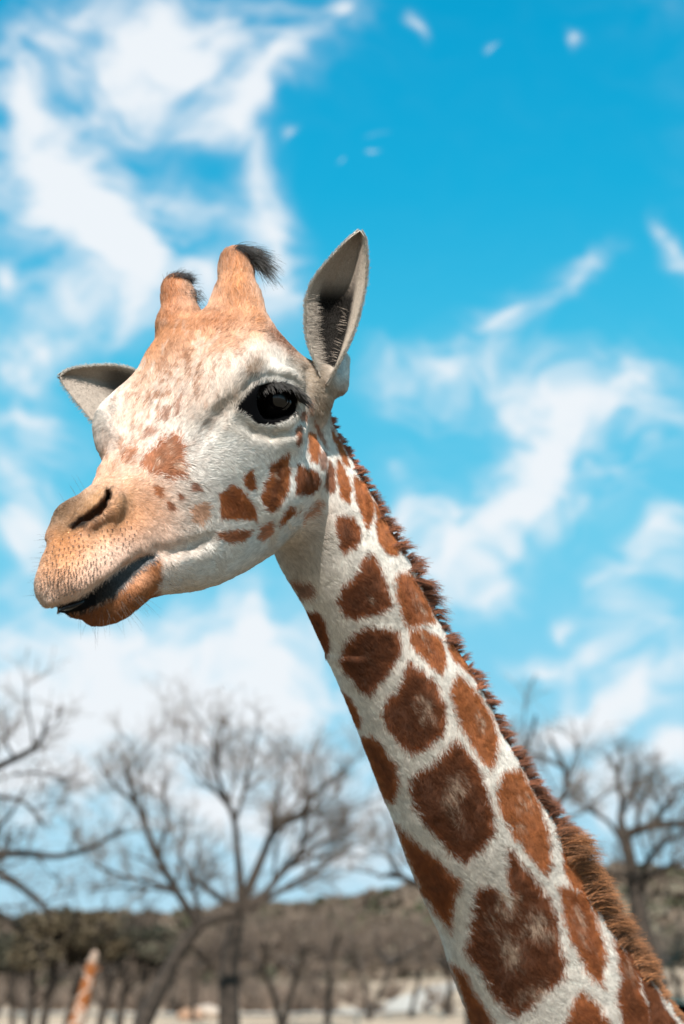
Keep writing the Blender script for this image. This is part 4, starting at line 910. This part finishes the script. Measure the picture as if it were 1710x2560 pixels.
# =================================================================== SETTING
def elev_pt(px, py, D, z=None):
    """spot at horizontal distance D (along +Y) seen at a place in the photo"""
    r = dir_world(ref(px, py, 1.0)); return C0 + r*(D/r[1])
def terrain_z(x, y):
    x = np.asarray(x, float); y = np.asarray(y, float)
    az = x/np.maximum(y, 1)
    rise = .017*np.maximum(y-115, 0)*(1+.9*np.clip(az*5, -.6, 1)); rise = np.minimum(rise, 3.4+2.6*np.clip(az*6, -.5, 1))
    prof = np.interp(az, [-.9, -.5, -.26, -.12, 0, .05, .12, .22, .4, .9], [15, 19, 20.5, 19.5, 22.5, 25.5, 29, 31, 30, 22])
    hill = prof*smooth01((y-250)/230)*(1+.05*np.sin(x*.021+1.3)+.03*np.sin(x*.057+y*.01))
    back = smooth01((y-560)/500)*prof*.35
    return rise*(y > 0) + hill - back + .12*np.sin(x*.05)*np.sin(y*.043)*smooth01((y-30)/60)
def noise_mat(name, c1, c2, scale, rough=.95, c3=None, detail=8, bump=0.0):
    m, N, L, b = material(name, rough)
    tc = N.new('ShaderNodeTexCoord'); n = N.new('ShaderNodeTexNoise'); n.inputs['Scale'].default_value = scale; n.inputs['Detail'].default_value = detail; n.inputs['Roughness'].default_value = .65
    L.new(tc.outputs['Object'], n.inputs['Vector']); r = N.new('ShaderNodeValToRGB'); L.new(n.outputs['Fac'], r.inputs[0]); r.color_ramp.elements[0].position = .34; r.color_ramp.elements[1].position = .66
    r.color_ramp.elements[0].color = (*c1, 1); r.color_ramp.elements[1].color = (*c2, 1)
    if c3: e = r.color_ramp.elements.new(.5); e.color = (*c3, 1)
    L.new(r.outputs[0], b.inputs['Base Color'])
    if bump:
        bp = N.new('ShaderNodeBump'); bp.inputs['Strength'].default_value = bump; L.new(n.outputs['Fac'], bp.inputs['Height']); L.new(bp.outputs[0], b.inputs['Normal'])
    return m
def ground_mat():
    m = noise_mat('dry_grass_ground', (.28, .20, .135), (.48, .37, .27), .12, c3=(.39, .295, .21)); N, L = m.node_tree.nodes, m.node_tree.links; b = N['Principled BSDF']
    src = b.inputs['Base Color'].links[0].from_socket; tc = N.new('ShaderNodeTexCoord'); sp = N.new('ShaderNodeSeparateXYZ'); L.new(tc.outputs['Object'], sp.inputs[0])
    mr = N.new('ShaderNodeMapRange'); L.new(sp.outputs[1], mr.inputs[0]); mr.inputs[1].default_value = 25; mr.inputs[2].default_value = 62
    mx = N.new('ShaderNodeMix'); mx.data_type = 'RGBA'; L.new(mr.outputs[0], mx.inputs[0]); mx.inputs[6].default_value = (.14, .11, .075, 1); L.new(src, mx.inputs[7]); L.new(mx.outputs[2], b.inputs['Base Color']); return m  # unseen nearby ground darkened to dim its reflection in the eye
ground_m = ground_mat()
hill_m = noise_mat('hill_ground', (.14, .11, .075), (.26, .20, .14), .03, c3=(.18, .15, .10))
def grid_mesh(name, xs, ys, mat, dz=0.0, kind='structure'):
    X, Y = np.meshgrid(xs, ys, indexing='ij'); Z = terrain_z(X, Y)+dz
    V_ = np.stack([X, Y, Z], -1).reshape(-1, 3); nx, ny = len(xs), len(ys)
    i, j = np.meshgrid(np.arange(nx-1), np.arange(ny-1), indexing='ij'); a = (i*ny+j).ravel()
    F = np.stack([a, a+ny, a+ny+1, a+1], 1); return link_mesh(name, V_, F, mat, kind=kind)
xs = np.unique(np.concatenate([np.linspace(-2500, 2500, 60), np.linspace(-180, 180, 120)])); 
tag(grid_mesh('ground', xs, np.unique(np.concatenate([np.linspace(-1500, 0, 12), np.linspace(0, 262, 130)])), ground_m), 'dry tan grassland floor running back to the foot of the hill')
tag(grid_mesh('hill', xs, np.unique(np.concatenate([np.linspace(262, 560, 50), np.linspace(560, 2600, 24)])), hill_m), 'low wooded ridge along the horizon')

# pale track
pm = noise_mat('pale_track', (.36, .32, .275), (.48, .44, .395), .6)
def ribbon(name, pts, w, mat, dz):
    P = np.array(pts, float); seg = np.r_[0, np.cumsum(np.linalg.norm(np.diff(P, axis=0), axis=1))]; s = np.linspace(0, seg[-1], 90)
    x, y = np.interp(s, seg, P[:, 0]), np.interp(s, seg, P[:, 1]); tx, ty = np.gradient(x), np.gradient(y); l = np.hypot(tx, ty); nx, ny = -ty/l, tx/l
    rows = []
    for k in np.linspace(-.5, .5, 6):
        X, Y = x+nx*w*k, y+ny*w*k; rows.append(np.stack([X, Y, terrain_z(X, Y)+dz], 1))
    V_ = np.stack(rows, 1).reshape(-1, 3); F = np.array([(i*6+j, i*6+j+1, i*6+7+j, i*6+6+j) for i in range(89) for j in range(5)]); return link_mesh(name, V_, F, mat, kind='structure')
tag(ribbon('track', [(-60, 104), (-25, 100), (-8, 98), (0, 104), (5, 125), (9, 160), (14, 205), (22, 248)], 5.0, pm, .10), 'pale gravel track crossing the grassland and climbing to the right')
tag(ribbon('footpath', [(-90, 128), (-40, 132), (-10, 126), (2, 118), (30, 100)], 2.4, pm, .14), 'thin pale footpath across the dry grass')

# pond at the right
wm, N, L, b = material('pond_water', .12); b.inputs['Base Color'].default_value = (.06, .30, .29, 1); b.inputs['Specular IOR Level'].default_value = .25
wn = N.new('ShaderNodeTexNoise'); wn.inputs['Scale'].default_value = 1.2; wb = N.new('ShaderNodeBump'); wb.inputs['Strength'].default_value = .25; L.new(wn.outputs['Fac'], wb.inputs['Height']); L.new(wb.outputs[0], b.inputs['Normal'])
th = np.linspace(0, 2*math.pi, 80, endpoint=False); rr_ = 1+.08*np.sin(3*th+1)+.05*np.sin(7*th)
wx, wy = 46+28*rr_*np.cos(th), 104+46*rr_*np.sin(th)
wz = float(terrain_z(46, 104))+.90
Vw = np.concatenate([[(46, 104, wz)], np.stack([wx, wy, np.full(80, wz)], 1)]); link_mesh('pond', Vw, [(0, i+1, (i+1) % 80+1) for i in range(80)], wm, kind='structure', smooth=False)['label'] = 'teal pond behind the giraffe at lower right'

# ---- trees
bark = noise_mat('bark', (.020, .016, .013), (.065, .050, .040), 9.0, c3=(.038, .030, .024), bump=.6)
twig = noise_mat('twig_bark', (.085, .062, .046), (.19, .145, .112), 3.0)
twig_far = noise_mat('distant_twigs', (.085, .062, .048), (.20, .155, .122), .8)
leaf = noise_mat('oak_leaves', (.045, .038, .022), (.15, .115, .070), 1.6, c3=(.085, .066, .040))
leafg = noise_mat('evergreen_leaves', (.035, .038, .026), (.095, .090, .062), 1.2, c3=(.06, .058, .040))
def tubes(lines, sides):
    """lines: list of (pts(k,3), radii(k)) -> one mesh's verts and faces"""
    Vs, Fs, off = [], [], 0
    by = {}
    for p, r in lines: by.setdefault(len(p), []).append((p, r))
    for k, ls in by.items():
        P = np.array([l[0] for l in ls]); R = np.array([l[1] for l in ls]); m = len(ls)
        T = np.gradient(P, axis=1); T /= np.maximum(np.linalg.norm(T, axis=2, keepdims=True), 1e-9)
        ref_ = np.where(np.abs(T[..., 2:3]) < .9, np.array((0, 0, 1.)), np.array((1., 0, 0))); A = np.cross(T, ref_); A /= np.maximum(np.linalg.norm(A, axis=2, keepdims=True), 1e-9); B = np.cross(T, A)
        a = 2*math.pi*np.arange(sides)/sides
        V_ = P[:, :, None]+R[:, :, None, None]*(A[:, :, None]*np.cos(a)[None, None, :, None]+B[:, :, None]*np.sin(a)[None, None, :, None])
        Vs.append(V_.reshape(-1, 3)); b0 = off+np.arange(m)[:, None, None]*k*sides; i = np.arange(k-1)[None, :, None]*sides; j = np.arange(sides)[None, None, :]; j2 = (j+1) % sides
        Fs.append(np.stack([b0+i+j, b0+i+j2, b0+i+sides+j2, b0+i+sides+j], -1).reshape(-1, 4)); off += m*k*sides
    return np.concatenate(Vs), np.concatenate(Fs)
TR = np.random.default_rng(21); CAP = 2.1
def spline(pts, n):
    P = np.array(pts, float); s = np.r_[0, np.cumsum(np.linalg.norm(np.diff(P[:, :3], axis=0), axis=1))]; t = np.linspace(0, s[-1], n)
    Q_ = np.stack([np.interp(t, s, P[:, k]) for k in range(P.shape[1])], 1)
    for _ in range(2): Q_[1:-1] = (Q_[:-2]+2*Q_[1:-1]+Q_[2:])/4
    return Q_
def sprout(p, r, n, lf, spread, up, k=6, wig=.18, t0=.2):
    """n children growing off the polyline p with radii r"""
    out = []; L_ = np.linalg.norm(np.diff(p, axis=0), axis=1).sum()
    for _ in range(max(2, int(round(n*min(1.0, .35+L_/1.6))))):
        t = t0+(1-t0)*TR.random(); x = t*(len(p)-1); i = min(int(x), len(p)-2); q = p[i]+(p[i+1]-p[i])*(x-i); d = p[i+1]-p[i]; d = d/(np.linalg.norm(d)+1e-9)
        s = TR.normal(0, 1, 3); s -= (s@d)*d; s /= np.linalg.norm(s)+1e-9
        d = d*math.cos(spread)+s*math.sin(spread)*TR.uniform(.6, 1.3); d[2] += up; d /= np.linalg.norm(d)
        l = max(min(L_*lf, CAP), .32)*TR.uniform(.5, 1.3)*(1.1-.35*t); r0 = max(min((r[i]*.5), l*.028), .003); pts = [q]
        for s_ in range(k-1):
            d = d+TR.normal(0, wig, 3)+np.array((0, 0, up*.25)); d /= np.linalg.norm(d); pts.append(pts[-1]+d*l/(k-1))
        out.append((np.array(pts), r0*np.linspace(1, .35, k)))
    return out
def bare_tree(label, D, limbs, trunks, n1=7, n2=7, n3=6, lf=.5, group=None, seed=1, twm=None, minr=.0045, base=None, name='bare_tree', depth_spread=.25):
    """limbs/trunks: polylines of (px, py, radius px) placed at distance D"""
    global TR; TR = np.random.default_rng(seed)
    root = bpy.data.objects.new(name, None); COL.objects.link(root)
    main = []
    def place(pl, jitter):
        dd = TR.normal(0, jitter); n = len(pl); P = []
        for k, (x, y, r) in enumerate(pl):
            w = elev_pt(x, y, D+(dd*k/(n-1) if n > 1 else 0)); P.append((*w, r/FPX*D))
        return spline(P, max(8, n*4))
    tl = []
    for pl in trunks:
        q = place(pl, .0)
        g0 = q[0].copy(); gz = float(terrain_z(g0[0], g0[1]))
        dz = (q[3]-q[0])[:3]; dz /= np.linalg.norm(dz)+1e-9; foot = g0[:3]-dz*min(g0[2]-gz, .9); foot = np.array((foot[0], foot[1], gz-.15))
        pre = np.array([(*(foot*(1-t)+g0[:3]*t), g0[3]*(1.45-.45*t)) for t in (0, .25, .5, .75)]); q = np.concatenate([pre, q]); tl.append((q[:, :3], q[:, 3]))
    root.location = tuple(tl[0][0][0]) if tl else tuple(elev_pt(*base, D))
    if base is not None and not tl: root.location = (elev_pt(*base, D)[0], D, 0)
    ll = [(q[:, :3], q[:, 3]) for q in (place(pl, D*depth_spread*.12) for pl in limbs)]
    inv = Matrix.Translation(-root.location)
    def add(nm, lines, sides, mat, kind=None):
        if not lines: return
        V_, F = tubes(lines, sides); o = link_mesh(nm, V_, F, mat); o.parent = root; o.matrix_parent_inverse = inv
        if kind: o['kind'] = kind
    add('trunk', tl, 12, bark)
    for l in ll: add('limb', [l], 8, bark)
    src = ll+[t for t in tl if False]
    g1 = [c for p, r in src for c in sprout(p, r, n1, lf, .85, .22, 7, .17, .22)]
    g2 = [c for p, r in g1 for c in sprout(p, r, n2, .55, .75, .18, 6, .2, .15)]
    g3 = [c for p, r in g2 for c in sprout(p, r, n3, .75, .8, .08, 4, .2, .1)]
    f = lambda g, mn: [(p, np.maximum(r, mn)) for p, r in g]
    add('branches', f(g1, minr*1.6), 5, bark, 'stuff'); add('twigs', f(g2, minr)+[], 3, twm or twig, 'stuff'); 
    if n3: add('twig_tips', f(g3, minr*.75), 3, twm or twig, 'stuff')
    tag(root, label, 'tree', group); return root
# centre: leaning tree and its neighbour with the hub of spreading limbs
bare_tree('bare leaning tree left of centre with wide spreading limbs and a slanting trunk', 22,
 [[(497,2315,13),(440,2226,9),(395,2143,8),(344,2015,7),(312,1920,4)],[(497,2315,12),(540,2298,9),(575,2290,8),(606,2270,7)],[(344,2015,5),(300,1975,4),(262,1930,3)],[(440,2226,6),(380,2205,5),(300,2190,4),(230,2160,3)],[(395,2143,5),(420,2060,4),(410,1990,3)],[(500,2310,7),(490,2240,5),(478,2190,4),(500,2130,3)]],
 [[(345,2580,24),(395,2480,20),(440,2390,17),(480,2335,15),(497,2315,14)]], n1=9, n2=8, n3=7, seed=5, lf=.55)
bare_tree('tall bare tree with upright dark trunk in the centre, limbs fanning over the sky', 23,
 [[(603,2262,14),(640,2180,11),(665,2120,9),(688,2055,8),(752,2047-8,7),(780,1990,6),(860,1922,4)],[(603,2262,12),(600,2190,9),(592,2110,8),(588,2050,7),(560,1985,6),(545,1945,5),(535,1850,4)],[(588,2050,6),(608,1995,5),(620,1930,4),(650,1820,3)],[(610,2265,12),(660,2240,9),(705,2180,8),(752,2140,7),(765,2060,6),(768,1965,4)],
  [(603,2262,10),(560,2255,8),(530,2230,7),(490,2200,5)],[(620,2275,9),(690,2235,7),(760,2190,6),(830,2150,4),(880,2110,3)],[(752,2140,5),(800,2110,4),(860,2090,3)],[(665,2120,5),(690,2080,5),(730,2050,4)]],
 [[(574,2590,27),(572,2500,24),(574,2400,21),(590,2320,18),(603,2262,15)]], n1=9, n2=8, n3=7, seed=9, lf=.5)
# left: limbs reaching in from a tree whose trunk stands outside the picture
bare_tree('dark bare oak limbs reaching in from beyond the left side of the picture', 17,
 [[(-260,2000,20),(-100,1950,13),(0,1914,9),(57,1888,8),(98,1862,6),(115,1815,4)],[(-260,2200,22),(-120,2150,15),(0,2136,9),(70,2132,8),(140,2145,7),(223,2124,6),(306,2072,4)],[(-260,2200,18),(-60,2170,11),(0,2180,9),(50,2215,8),(100,2255,7),(130,2290,5)],[(-200,2240,14),(-60,2250,9),(20,2300,7),(60,2330,5)],[(-260,2000,14),(-120,1990,9),(0,1990,5),(60,2000,4),(110,2060,3)],[(40,1935,4),(90,1930,3),(160,1950,3)]],
 [[(-300,2700,48),(-300,2450,44),(-280,2250,36),(-260,2100,28),(-260,2000,22)]], n1=8, n2=6, n3=6, seed=13, lf=.30)
# right: bare oak behind the mane
bare_tree('bare twisted oak on the right behind the mane with a forked trunk', 27,
 [[(1561,2090,15),(1550,2050,9),(1556,2010,7),(1546,1940,4),(1520,1880,3)],[(1561,2090,14),(1590,2075,11),(1640,2062,10),(1710,2058,8),(1800,2070,6)],[(1640,2062,7),(1660,2020,5),(1700,1960,3)],[(1600,2240,9),(1612,2160,7),(1650,2110,6),(1720,2080,4)],[(1561,2110,8),(1520,2050,5),(1480,2030,4),(1440,2000,3)],[(1590,2210,8),(1640,2180,7),(1690,2160,6),(1760,2120,4)],[(1590,2210,8),(1560,2190,6),(1500,2180,4)],[(1590,2075,6),(1600,2010,5),(1640,1930,3)],[(1556,2020,5),(1580,1980,4),(1600,1910,3)]],
 [[(1640,2600,34),(1630,2430,30),(1600,2300,24),(1587,2215,19),(1575,2150,16),(1561,2090,15)]], n1=9, n2=8, n3=6, seed=17, lf=.5)
bare_tree('bare tree mostly hidden by the giraffe neck, curved limbs showing on both sides', 20,
 [[(1180,2200,16),(1290,2130,11),(1360,2050,9),(1396,2008,8),(1422,1965,8),(1412,1920,7),(1385,1865,5),(1375,1840,3)],[(1412,1920,5),(1370,1900,4),(1330,1880,4),(1280,1870,3)],[(1180,2200,16),(1110,2210,10),(1050,2214,8),(1000,2190,7),(975,2183,5),(950,2195,3)],[(1180,2200,12),(1140,2080,9),(1100,1980,7),(1080,1880,4)],[(1180,2200,10),(1230,2060,7),(1290,1960,5),(1330,1830,4),(1340,1790,3)],[(1010,2195,4),(985,2150,3),(930,2120,2)]],
 [[(1200,2700,36),(1195,2500,32),(1190,2350,26),(1180,2200,20)]], n1=7, n2=6, n3=5, seed=23, lf=.5)

# leafy trees and smaller bare ones farther back
def leafy_tree(label, cx, top, w, base, D, mat, seed, trunks, group=None, n=2600, ls=.10, name='oak_tree'):
    r = np.random.default_rng(seed); root = bpy.data.objects.new(name, None); COL.objects.link(root)
    c = elev_pt(cx, (top+base)/2, D); root.location = (c[0], D, float(terrain_z(c[0], D))); inv = Matrix.Translation(-root.location)
    wx, hz = w/2/FPX*D, (base-top)/2/FPX*D*1.03
    lobes = [(r.uniform(-.62, .62), r.uniform(-.6, .6), r.uniform(-.5, .62), r.uniform(.26, .46)) for _ in range(15)]
    P = []
    for k in range(n):
        a, b_, c_, s = lobes[r.integers(len(lobes))]; d = r.normal(0, 1, 3); d /= np.linalg.norm(d); q = d*s*r.uniform(.55, 1.08)
        P.append((c[0]+(a+q[0])*wx, c[1]+(b_+q[1])*wx*.8, c[2]+(c_+q[2]*.9)*hz))
    P = np.array(P); m = len(P); A = r.normal(0, 1, (m, 3)); A /= np.linalg.norm(A, axis=1, keepdims=True); B = np.cross(A, r.normal(0, 1, (m, 3))); B /= np.linalg.norm(B, axis=1, keepdims=True)
    s = ls*r.uniform(.6, 1.5, (m, 1)); V_ = np.stack([P-A*s, P+B*s*.6, P+A*s, P-B*s*.6], 1).reshape(-1, 3); F = np.arange(m*4).reshape(-1, 4)
    o = link_mesh('crown', V_, F, mat, kind='stuff', smooth=False); o.parent = root; o.matrix_parent_inverse = inv
    lines = []
    for (x0, x1) in trunks:
        f = elev_pt(x0, 2475, D); gz = float(terrain_z(f[0], D)); t = elev_pt(x1, (top*.45+base*.55), D); rad = w*.032/FPX*D
        q = spline([(f[0], D, gz-.1, rad*1.3), (f[0]*.8+t[0]*.2, D, gz*.6+t[2]*.4, rad), (t[0], D, t[2], rad*.5)], 10); lines.append((q[:, :3], q[:, 3]))
    for l in lines:
        V_, F = tubes([l], 8); o = link_mesh('trunk', V_, F, bark); o.parent = root; o.matrix_parent_inverse = inv
    global TR; TR = r
    br = [x for p, rr in lines for x in sprout(p, rr, 9, .7, .8, .2, 6, .15, .35)]; br2 = [x for p, rr in br for x in sprout(p, rr, 5, .6, .7, .15, 5, .2, .1)]
    V_, F = tubes([(p, np.maximum(q, .012)) for p, q in br+br2], 4); o = link_mesh('branches', V_, F, bark, kind='stuff'); o.parent = root; o.matrix_parent_inverse = inv
    tag(root, label, 'tree', group); return root
leafy_tree('dark olive-brown live oak at far left behind the distant giraffe', 175, 2262, 290, 2450, 46, leaf, 2, [(78,90),(110,150),(165,240)], n=5200, ls=.10)
leafy_tree('darker green live oak between the distant giraffe and the leaning trunk', 360, 2305, 260, 2440, 52, leafg, 3, [(300,330),(345,380),(250,310)], n=4200, ls=.10)
leafy_tree('low dark oak cut by the left side of the picture', -20, 2330, 190, 2450, 50, leafg, 4, [(40,20),(-20,-30)], n=3000, ls=.10)
def small_tree(label, cx, top, D, w, seed, group, trunkw=6, lean=0):
    g = 2478; 
    r = np.random.default_rng(seed); limbs = []
    fork = g-(g-top)*.36
    for k in range(6):
        a = (k-2.5)/2.5+r.normal(0, .12); limbs.append([(cx+lean*.4, fork, trunkw*.62), (cx+lean*.6+a*w*.22, fork-(g-top)*.16, trunkw*.45), (cx+lean+a*w*.42, top+(g-top)*.22+abs(a)*20, trunkw*.25)])
    return bare_tree(label, D, limbs, [[(cx-lean*1.2, g+30, trunkw*.8), (cx-lean*.2+6, (g+fork)/2, trunkw*.8), (cx+lean*.4, fork, trunkw*.7)]], n1=6, n2=6, n3=3, seed=seed, lf=.75, group=group, twm=twig_far, minr=.012*D/60, name='small_bare_tree', depth_spread=1.2)
row = [(660,2310,60,190,8,'small bare tree just right of the upright dark trunk'),(735,2330,66,170,9,'small bare tree under the fanned limbs, second right of the dark trunk'),(820,2290,72,200,8,'brown bare tree in front of the ridge, midway from the dark trunk to the neck'),
 (900,2330,90,150,5,'slight bare tree beside the pale track'),(965,2300,84,190,6,'bushy bare tree where the track meets the neck'),(1045,2285,95,180,6,'bare tree touching the left edge of the giraffe neck'),(480,2350,80,150,6,'low bare tree right of the leaning trunk'),
 (540,2330,64,150,7,'grey bare tree between the leaning and the upright trunk'),(30,2375,85,120,5,'small bare tree at the far left edge under the dark oak'),(270,2370,90,120,5,'small grey bare tree right of the distant giraffe'),(1120,2330,100,150,7,'thin bare tree close against the lower neck'),
 (1680,2300,110,200,7,'bare tree above the teal pond at lower right'),(1610,2320,120,160,6,'bare tree hidden partly by the mane at lower right'),(430,2390,110,110,5,'stunted bare tree seen through the leaning tree'),(600,2390,120,120,5,'stunted bare tree behind the upright dark trunk'),
 (780,2395,125,110,5,'stunted bare tree seen under the brown crowns'),(140,2400,120,100,4,'stunted bare tree behind the distant giraffe at left')]
for k, (cx, top, D, w, tw, lab) in enumerate(row): small_tree(lab, cx, top, D, w, 40+k, None, tw, lean=((k*37) % 50)-25)

# hillside woods: one mass of small crowns
def woods():
    r = np.random.default_rng(77); n = 5200; x = r.uniform(-260, 330, n); y = r.uniform(262, 640, n); z = terrain_z(x, y)
    K = 16; m = n*K; base = np.repeat(np.stack([x, y, z], 1), K, 0); s = np.repeat(r.uniform(1.4, 2.9, n), K)[:, None]
    d = r.normal(0, 1, (m, 3)); d /= np.linalg.norm(d, axis=1, keepdims=True); d[:, 2] = np.abs(d[:, 2]); c = base+d*s*np.array((1, 1, 1.1))+np.array((0, 0, .6))
    A = r.normal(0, 1, (m, 3)); A /= np.linalg.norm(A, axis=1, keepdims=True); B = np.cross(A, r.normal(0, 1, (m, 3))); B /= np.linalg.norm(B, axis=1, keepdims=True); t = s*.55
    V_ = np.stack([c-A*t, c+B*t*.7, c+A*t, c-B*t*.7], 1).reshape(-1, 3); F = np.arange(m*4).reshape(-1, 4)
    g = np.repeat(r.random(n) < .30, K)
    mw, N, L, b = material('woods', .95); at = N.new('ShaderNodeAttribute'); at.attribute_name = 'coat'; L.new(at.outputs['Color'], b.inputs['Base Color'])
    o = link_mesh('hillside_woods', V_, F, mw, kind='stuff', smooth=False)
    tone = np.repeat(r.uniform(.7, 1.3, n), K)[:, None]; c_ = np.where(g[:, None], np.array((.055, .056, .032)), np.array((.115, .088, .066)))*tone; set_color(o.data, 'coat', np.repeat(c_, 4, 0)); o['label'] = 'mixed evergreen and leafless woods on the far ridge'
woods()
# brush along the foot of the hill
def brush():
    r = np.random.default_rng(5); n = 1500; x = r.uniform(-60, 60, n); y = r.uniform(105, 200, n); z = terrain_z(x, y); K = 40; m = n*K
    base = np.repeat(np.stack([x, y, z], 1), K, 0); s = np.repeat(r.uniform(.8, 2.1, n), K)[:, None]; d = r.normal(0, .5, (m, 3)); d[:, 2] = np.abs(d[:, 2])+.5; tip = base+d*s
    w = r.normal(0, 1, (m, 3))*.05; V_ = np.stack([base+d*s*.1-w, base+d*s*.1+w, tip], 1).reshape(-1, 3)
    kp = np.repeat(r.random(n) < np.interp(x/y, [-.05, .03], [1., .12]), K*3); V_ = V_[kp]; o = link_mesh('brush', V_, np.arange(len(V_)).reshape(-1, 3), twig_far, kind='stuff', smooth=False); o['label'] = 'thin leafless brush along the foot of the ridge'
brush()

# pale boulders by the track
def rock(x, y, s, seed, lab, mat):
    r = np.random.default_rng(seed); v, f = uv_sphere((0, 0, 0), 1, 18, 12); k = 1+.18*np.sin(v[:, 0]*3+seed)+.14*np.sin(v[:, 1]*4+seed*2)+.1*np.sin(v[:, 2]*5)
    v = v*k[:, None]*np.array((s*1.3, s, s*.72)); z = float(terrain_z(x, y)); o = link_mesh('boulder', v+np.array((0, 0, s*.3)), f, mat); o.location = (x, y, z); tag(o, lab, 'rock')
rm1 = noise_mat('pale_rock', (.30, .24, .19), (.46, .39, .33), 1.5); rm2 = noise_mat('rusty_rock', (.26, .15, .09), (.42, .28, .20), 1.5)
for px_, D, s, sd, lab, mm in ((478, 84, .62, 1, 'rusty pale boulder left of the upright trunk, lowest of three', rm2), (494, 92, .60, 2, 'whitish boulder between the rusty one and the low wide one', rm1), (530, 90, .72, 3, 'low wide pale boulder nearest the upright dark trunk', rm1)):
    rock(elev_pt(px_, 2475, D)[0], D, s, sd, lab, mm)

# second giraffe, resting far off with its neck raised
def far_giraffe():
    D = 31; g = bpy.data.objects.new('giraffe', None); COL.objects.link(g); p0 = elev_pt(191, 2560, D); g.location = (p0[0], D, 0); inv = Matrix.Translation(-g.location)
    a = elev_pt(172, 2620, D); b_ = elev_pt(200, 2530, D); c = elev_pt(218, 2462, D); e = elev_pt(228, 2425, D); h = elev_pt(237, 2385, D-.10)
    sh = np.array((a[0]-.05, D+.15, .22)); rp = sh+np.array((-1.25, .5, -.10))
    S = [(a, b_, .19, .155, .08), (b_, c, .155, .125, .05), (c, e, .125, .12, .05), (e, h, .125, .075, .05), (sh, a, .26, .19, .1), (sh, rp, .30, .32, .2),
         (e+np.array((-.06, .05, .05)), e+np.array((-.085, .12, .20)), .04, .03, .03), (e+np.array((.07, .05, .05)), e+np.array((.09, .12, .20)), .04, .03, .03),
         (e+np.array((-.10, .03, 0)), e+np.array((-.20, .05, .04)), .045, .02, .03), (e+np.array((.10, .03, 0)), e+np.array((.20, .05, .04)), .045, .02, .03)]
    for k in (-1, 1):
        q = sh+np.array((.1, .3*k, -.2)); kn = q+np.array((.55, .05*k, -.13)); ft = kn+np.array((-.55, .10*k, -.10)); S += [(q, kn, .12, .07, .05), (kn, ft, .06, .05, .03)]
        q = rp+np.array((0, .3*k, -.15)); kn = q+np.array((.55, .15*k, -.05)); ft = kn+np.array((-.5, .1*k, -.15)); S += [(q, kn, .16, .09, .05), (kn, ft, .07, .05, .03)]
    v, q = round_cones(S, .03); 
    r = np.random.default_rng(8); cs = r.uniform(-1, 1, (330, 3))*np.array((1.4, .9, 1.5))+np.array((p0[0]-.5, D+.2, 1.2)); d1 = np.full(len(v), 9.); d2 = d1.copy()
    for s_ in cs:
        t = np.linalg.norm(v-s_, axis=1); nm = np.minimum(d1, t); d2 = np.minimum(d2, np.maximum(d1, t)); d1 = nm
    k = smooth01((d2-d1-.012)/.02)*(.25+.75*smooth01((2.22-v[:, 2])/.15)); c_ = (1-k[:, None])*np.array((.54, .43, .35))+k[:, None]*np.array((.30, .105, .035))
    o = link_mesh('body', v, q, skin); o.parent = g; o.matrix_parent_inverse = inv; set_color(o.data, 'coat', c_)
    tag(g, 'distant blurred giraffe at lower left, its raised neck and pale head under the dark oak', 'giraffe')
far_giraffe()
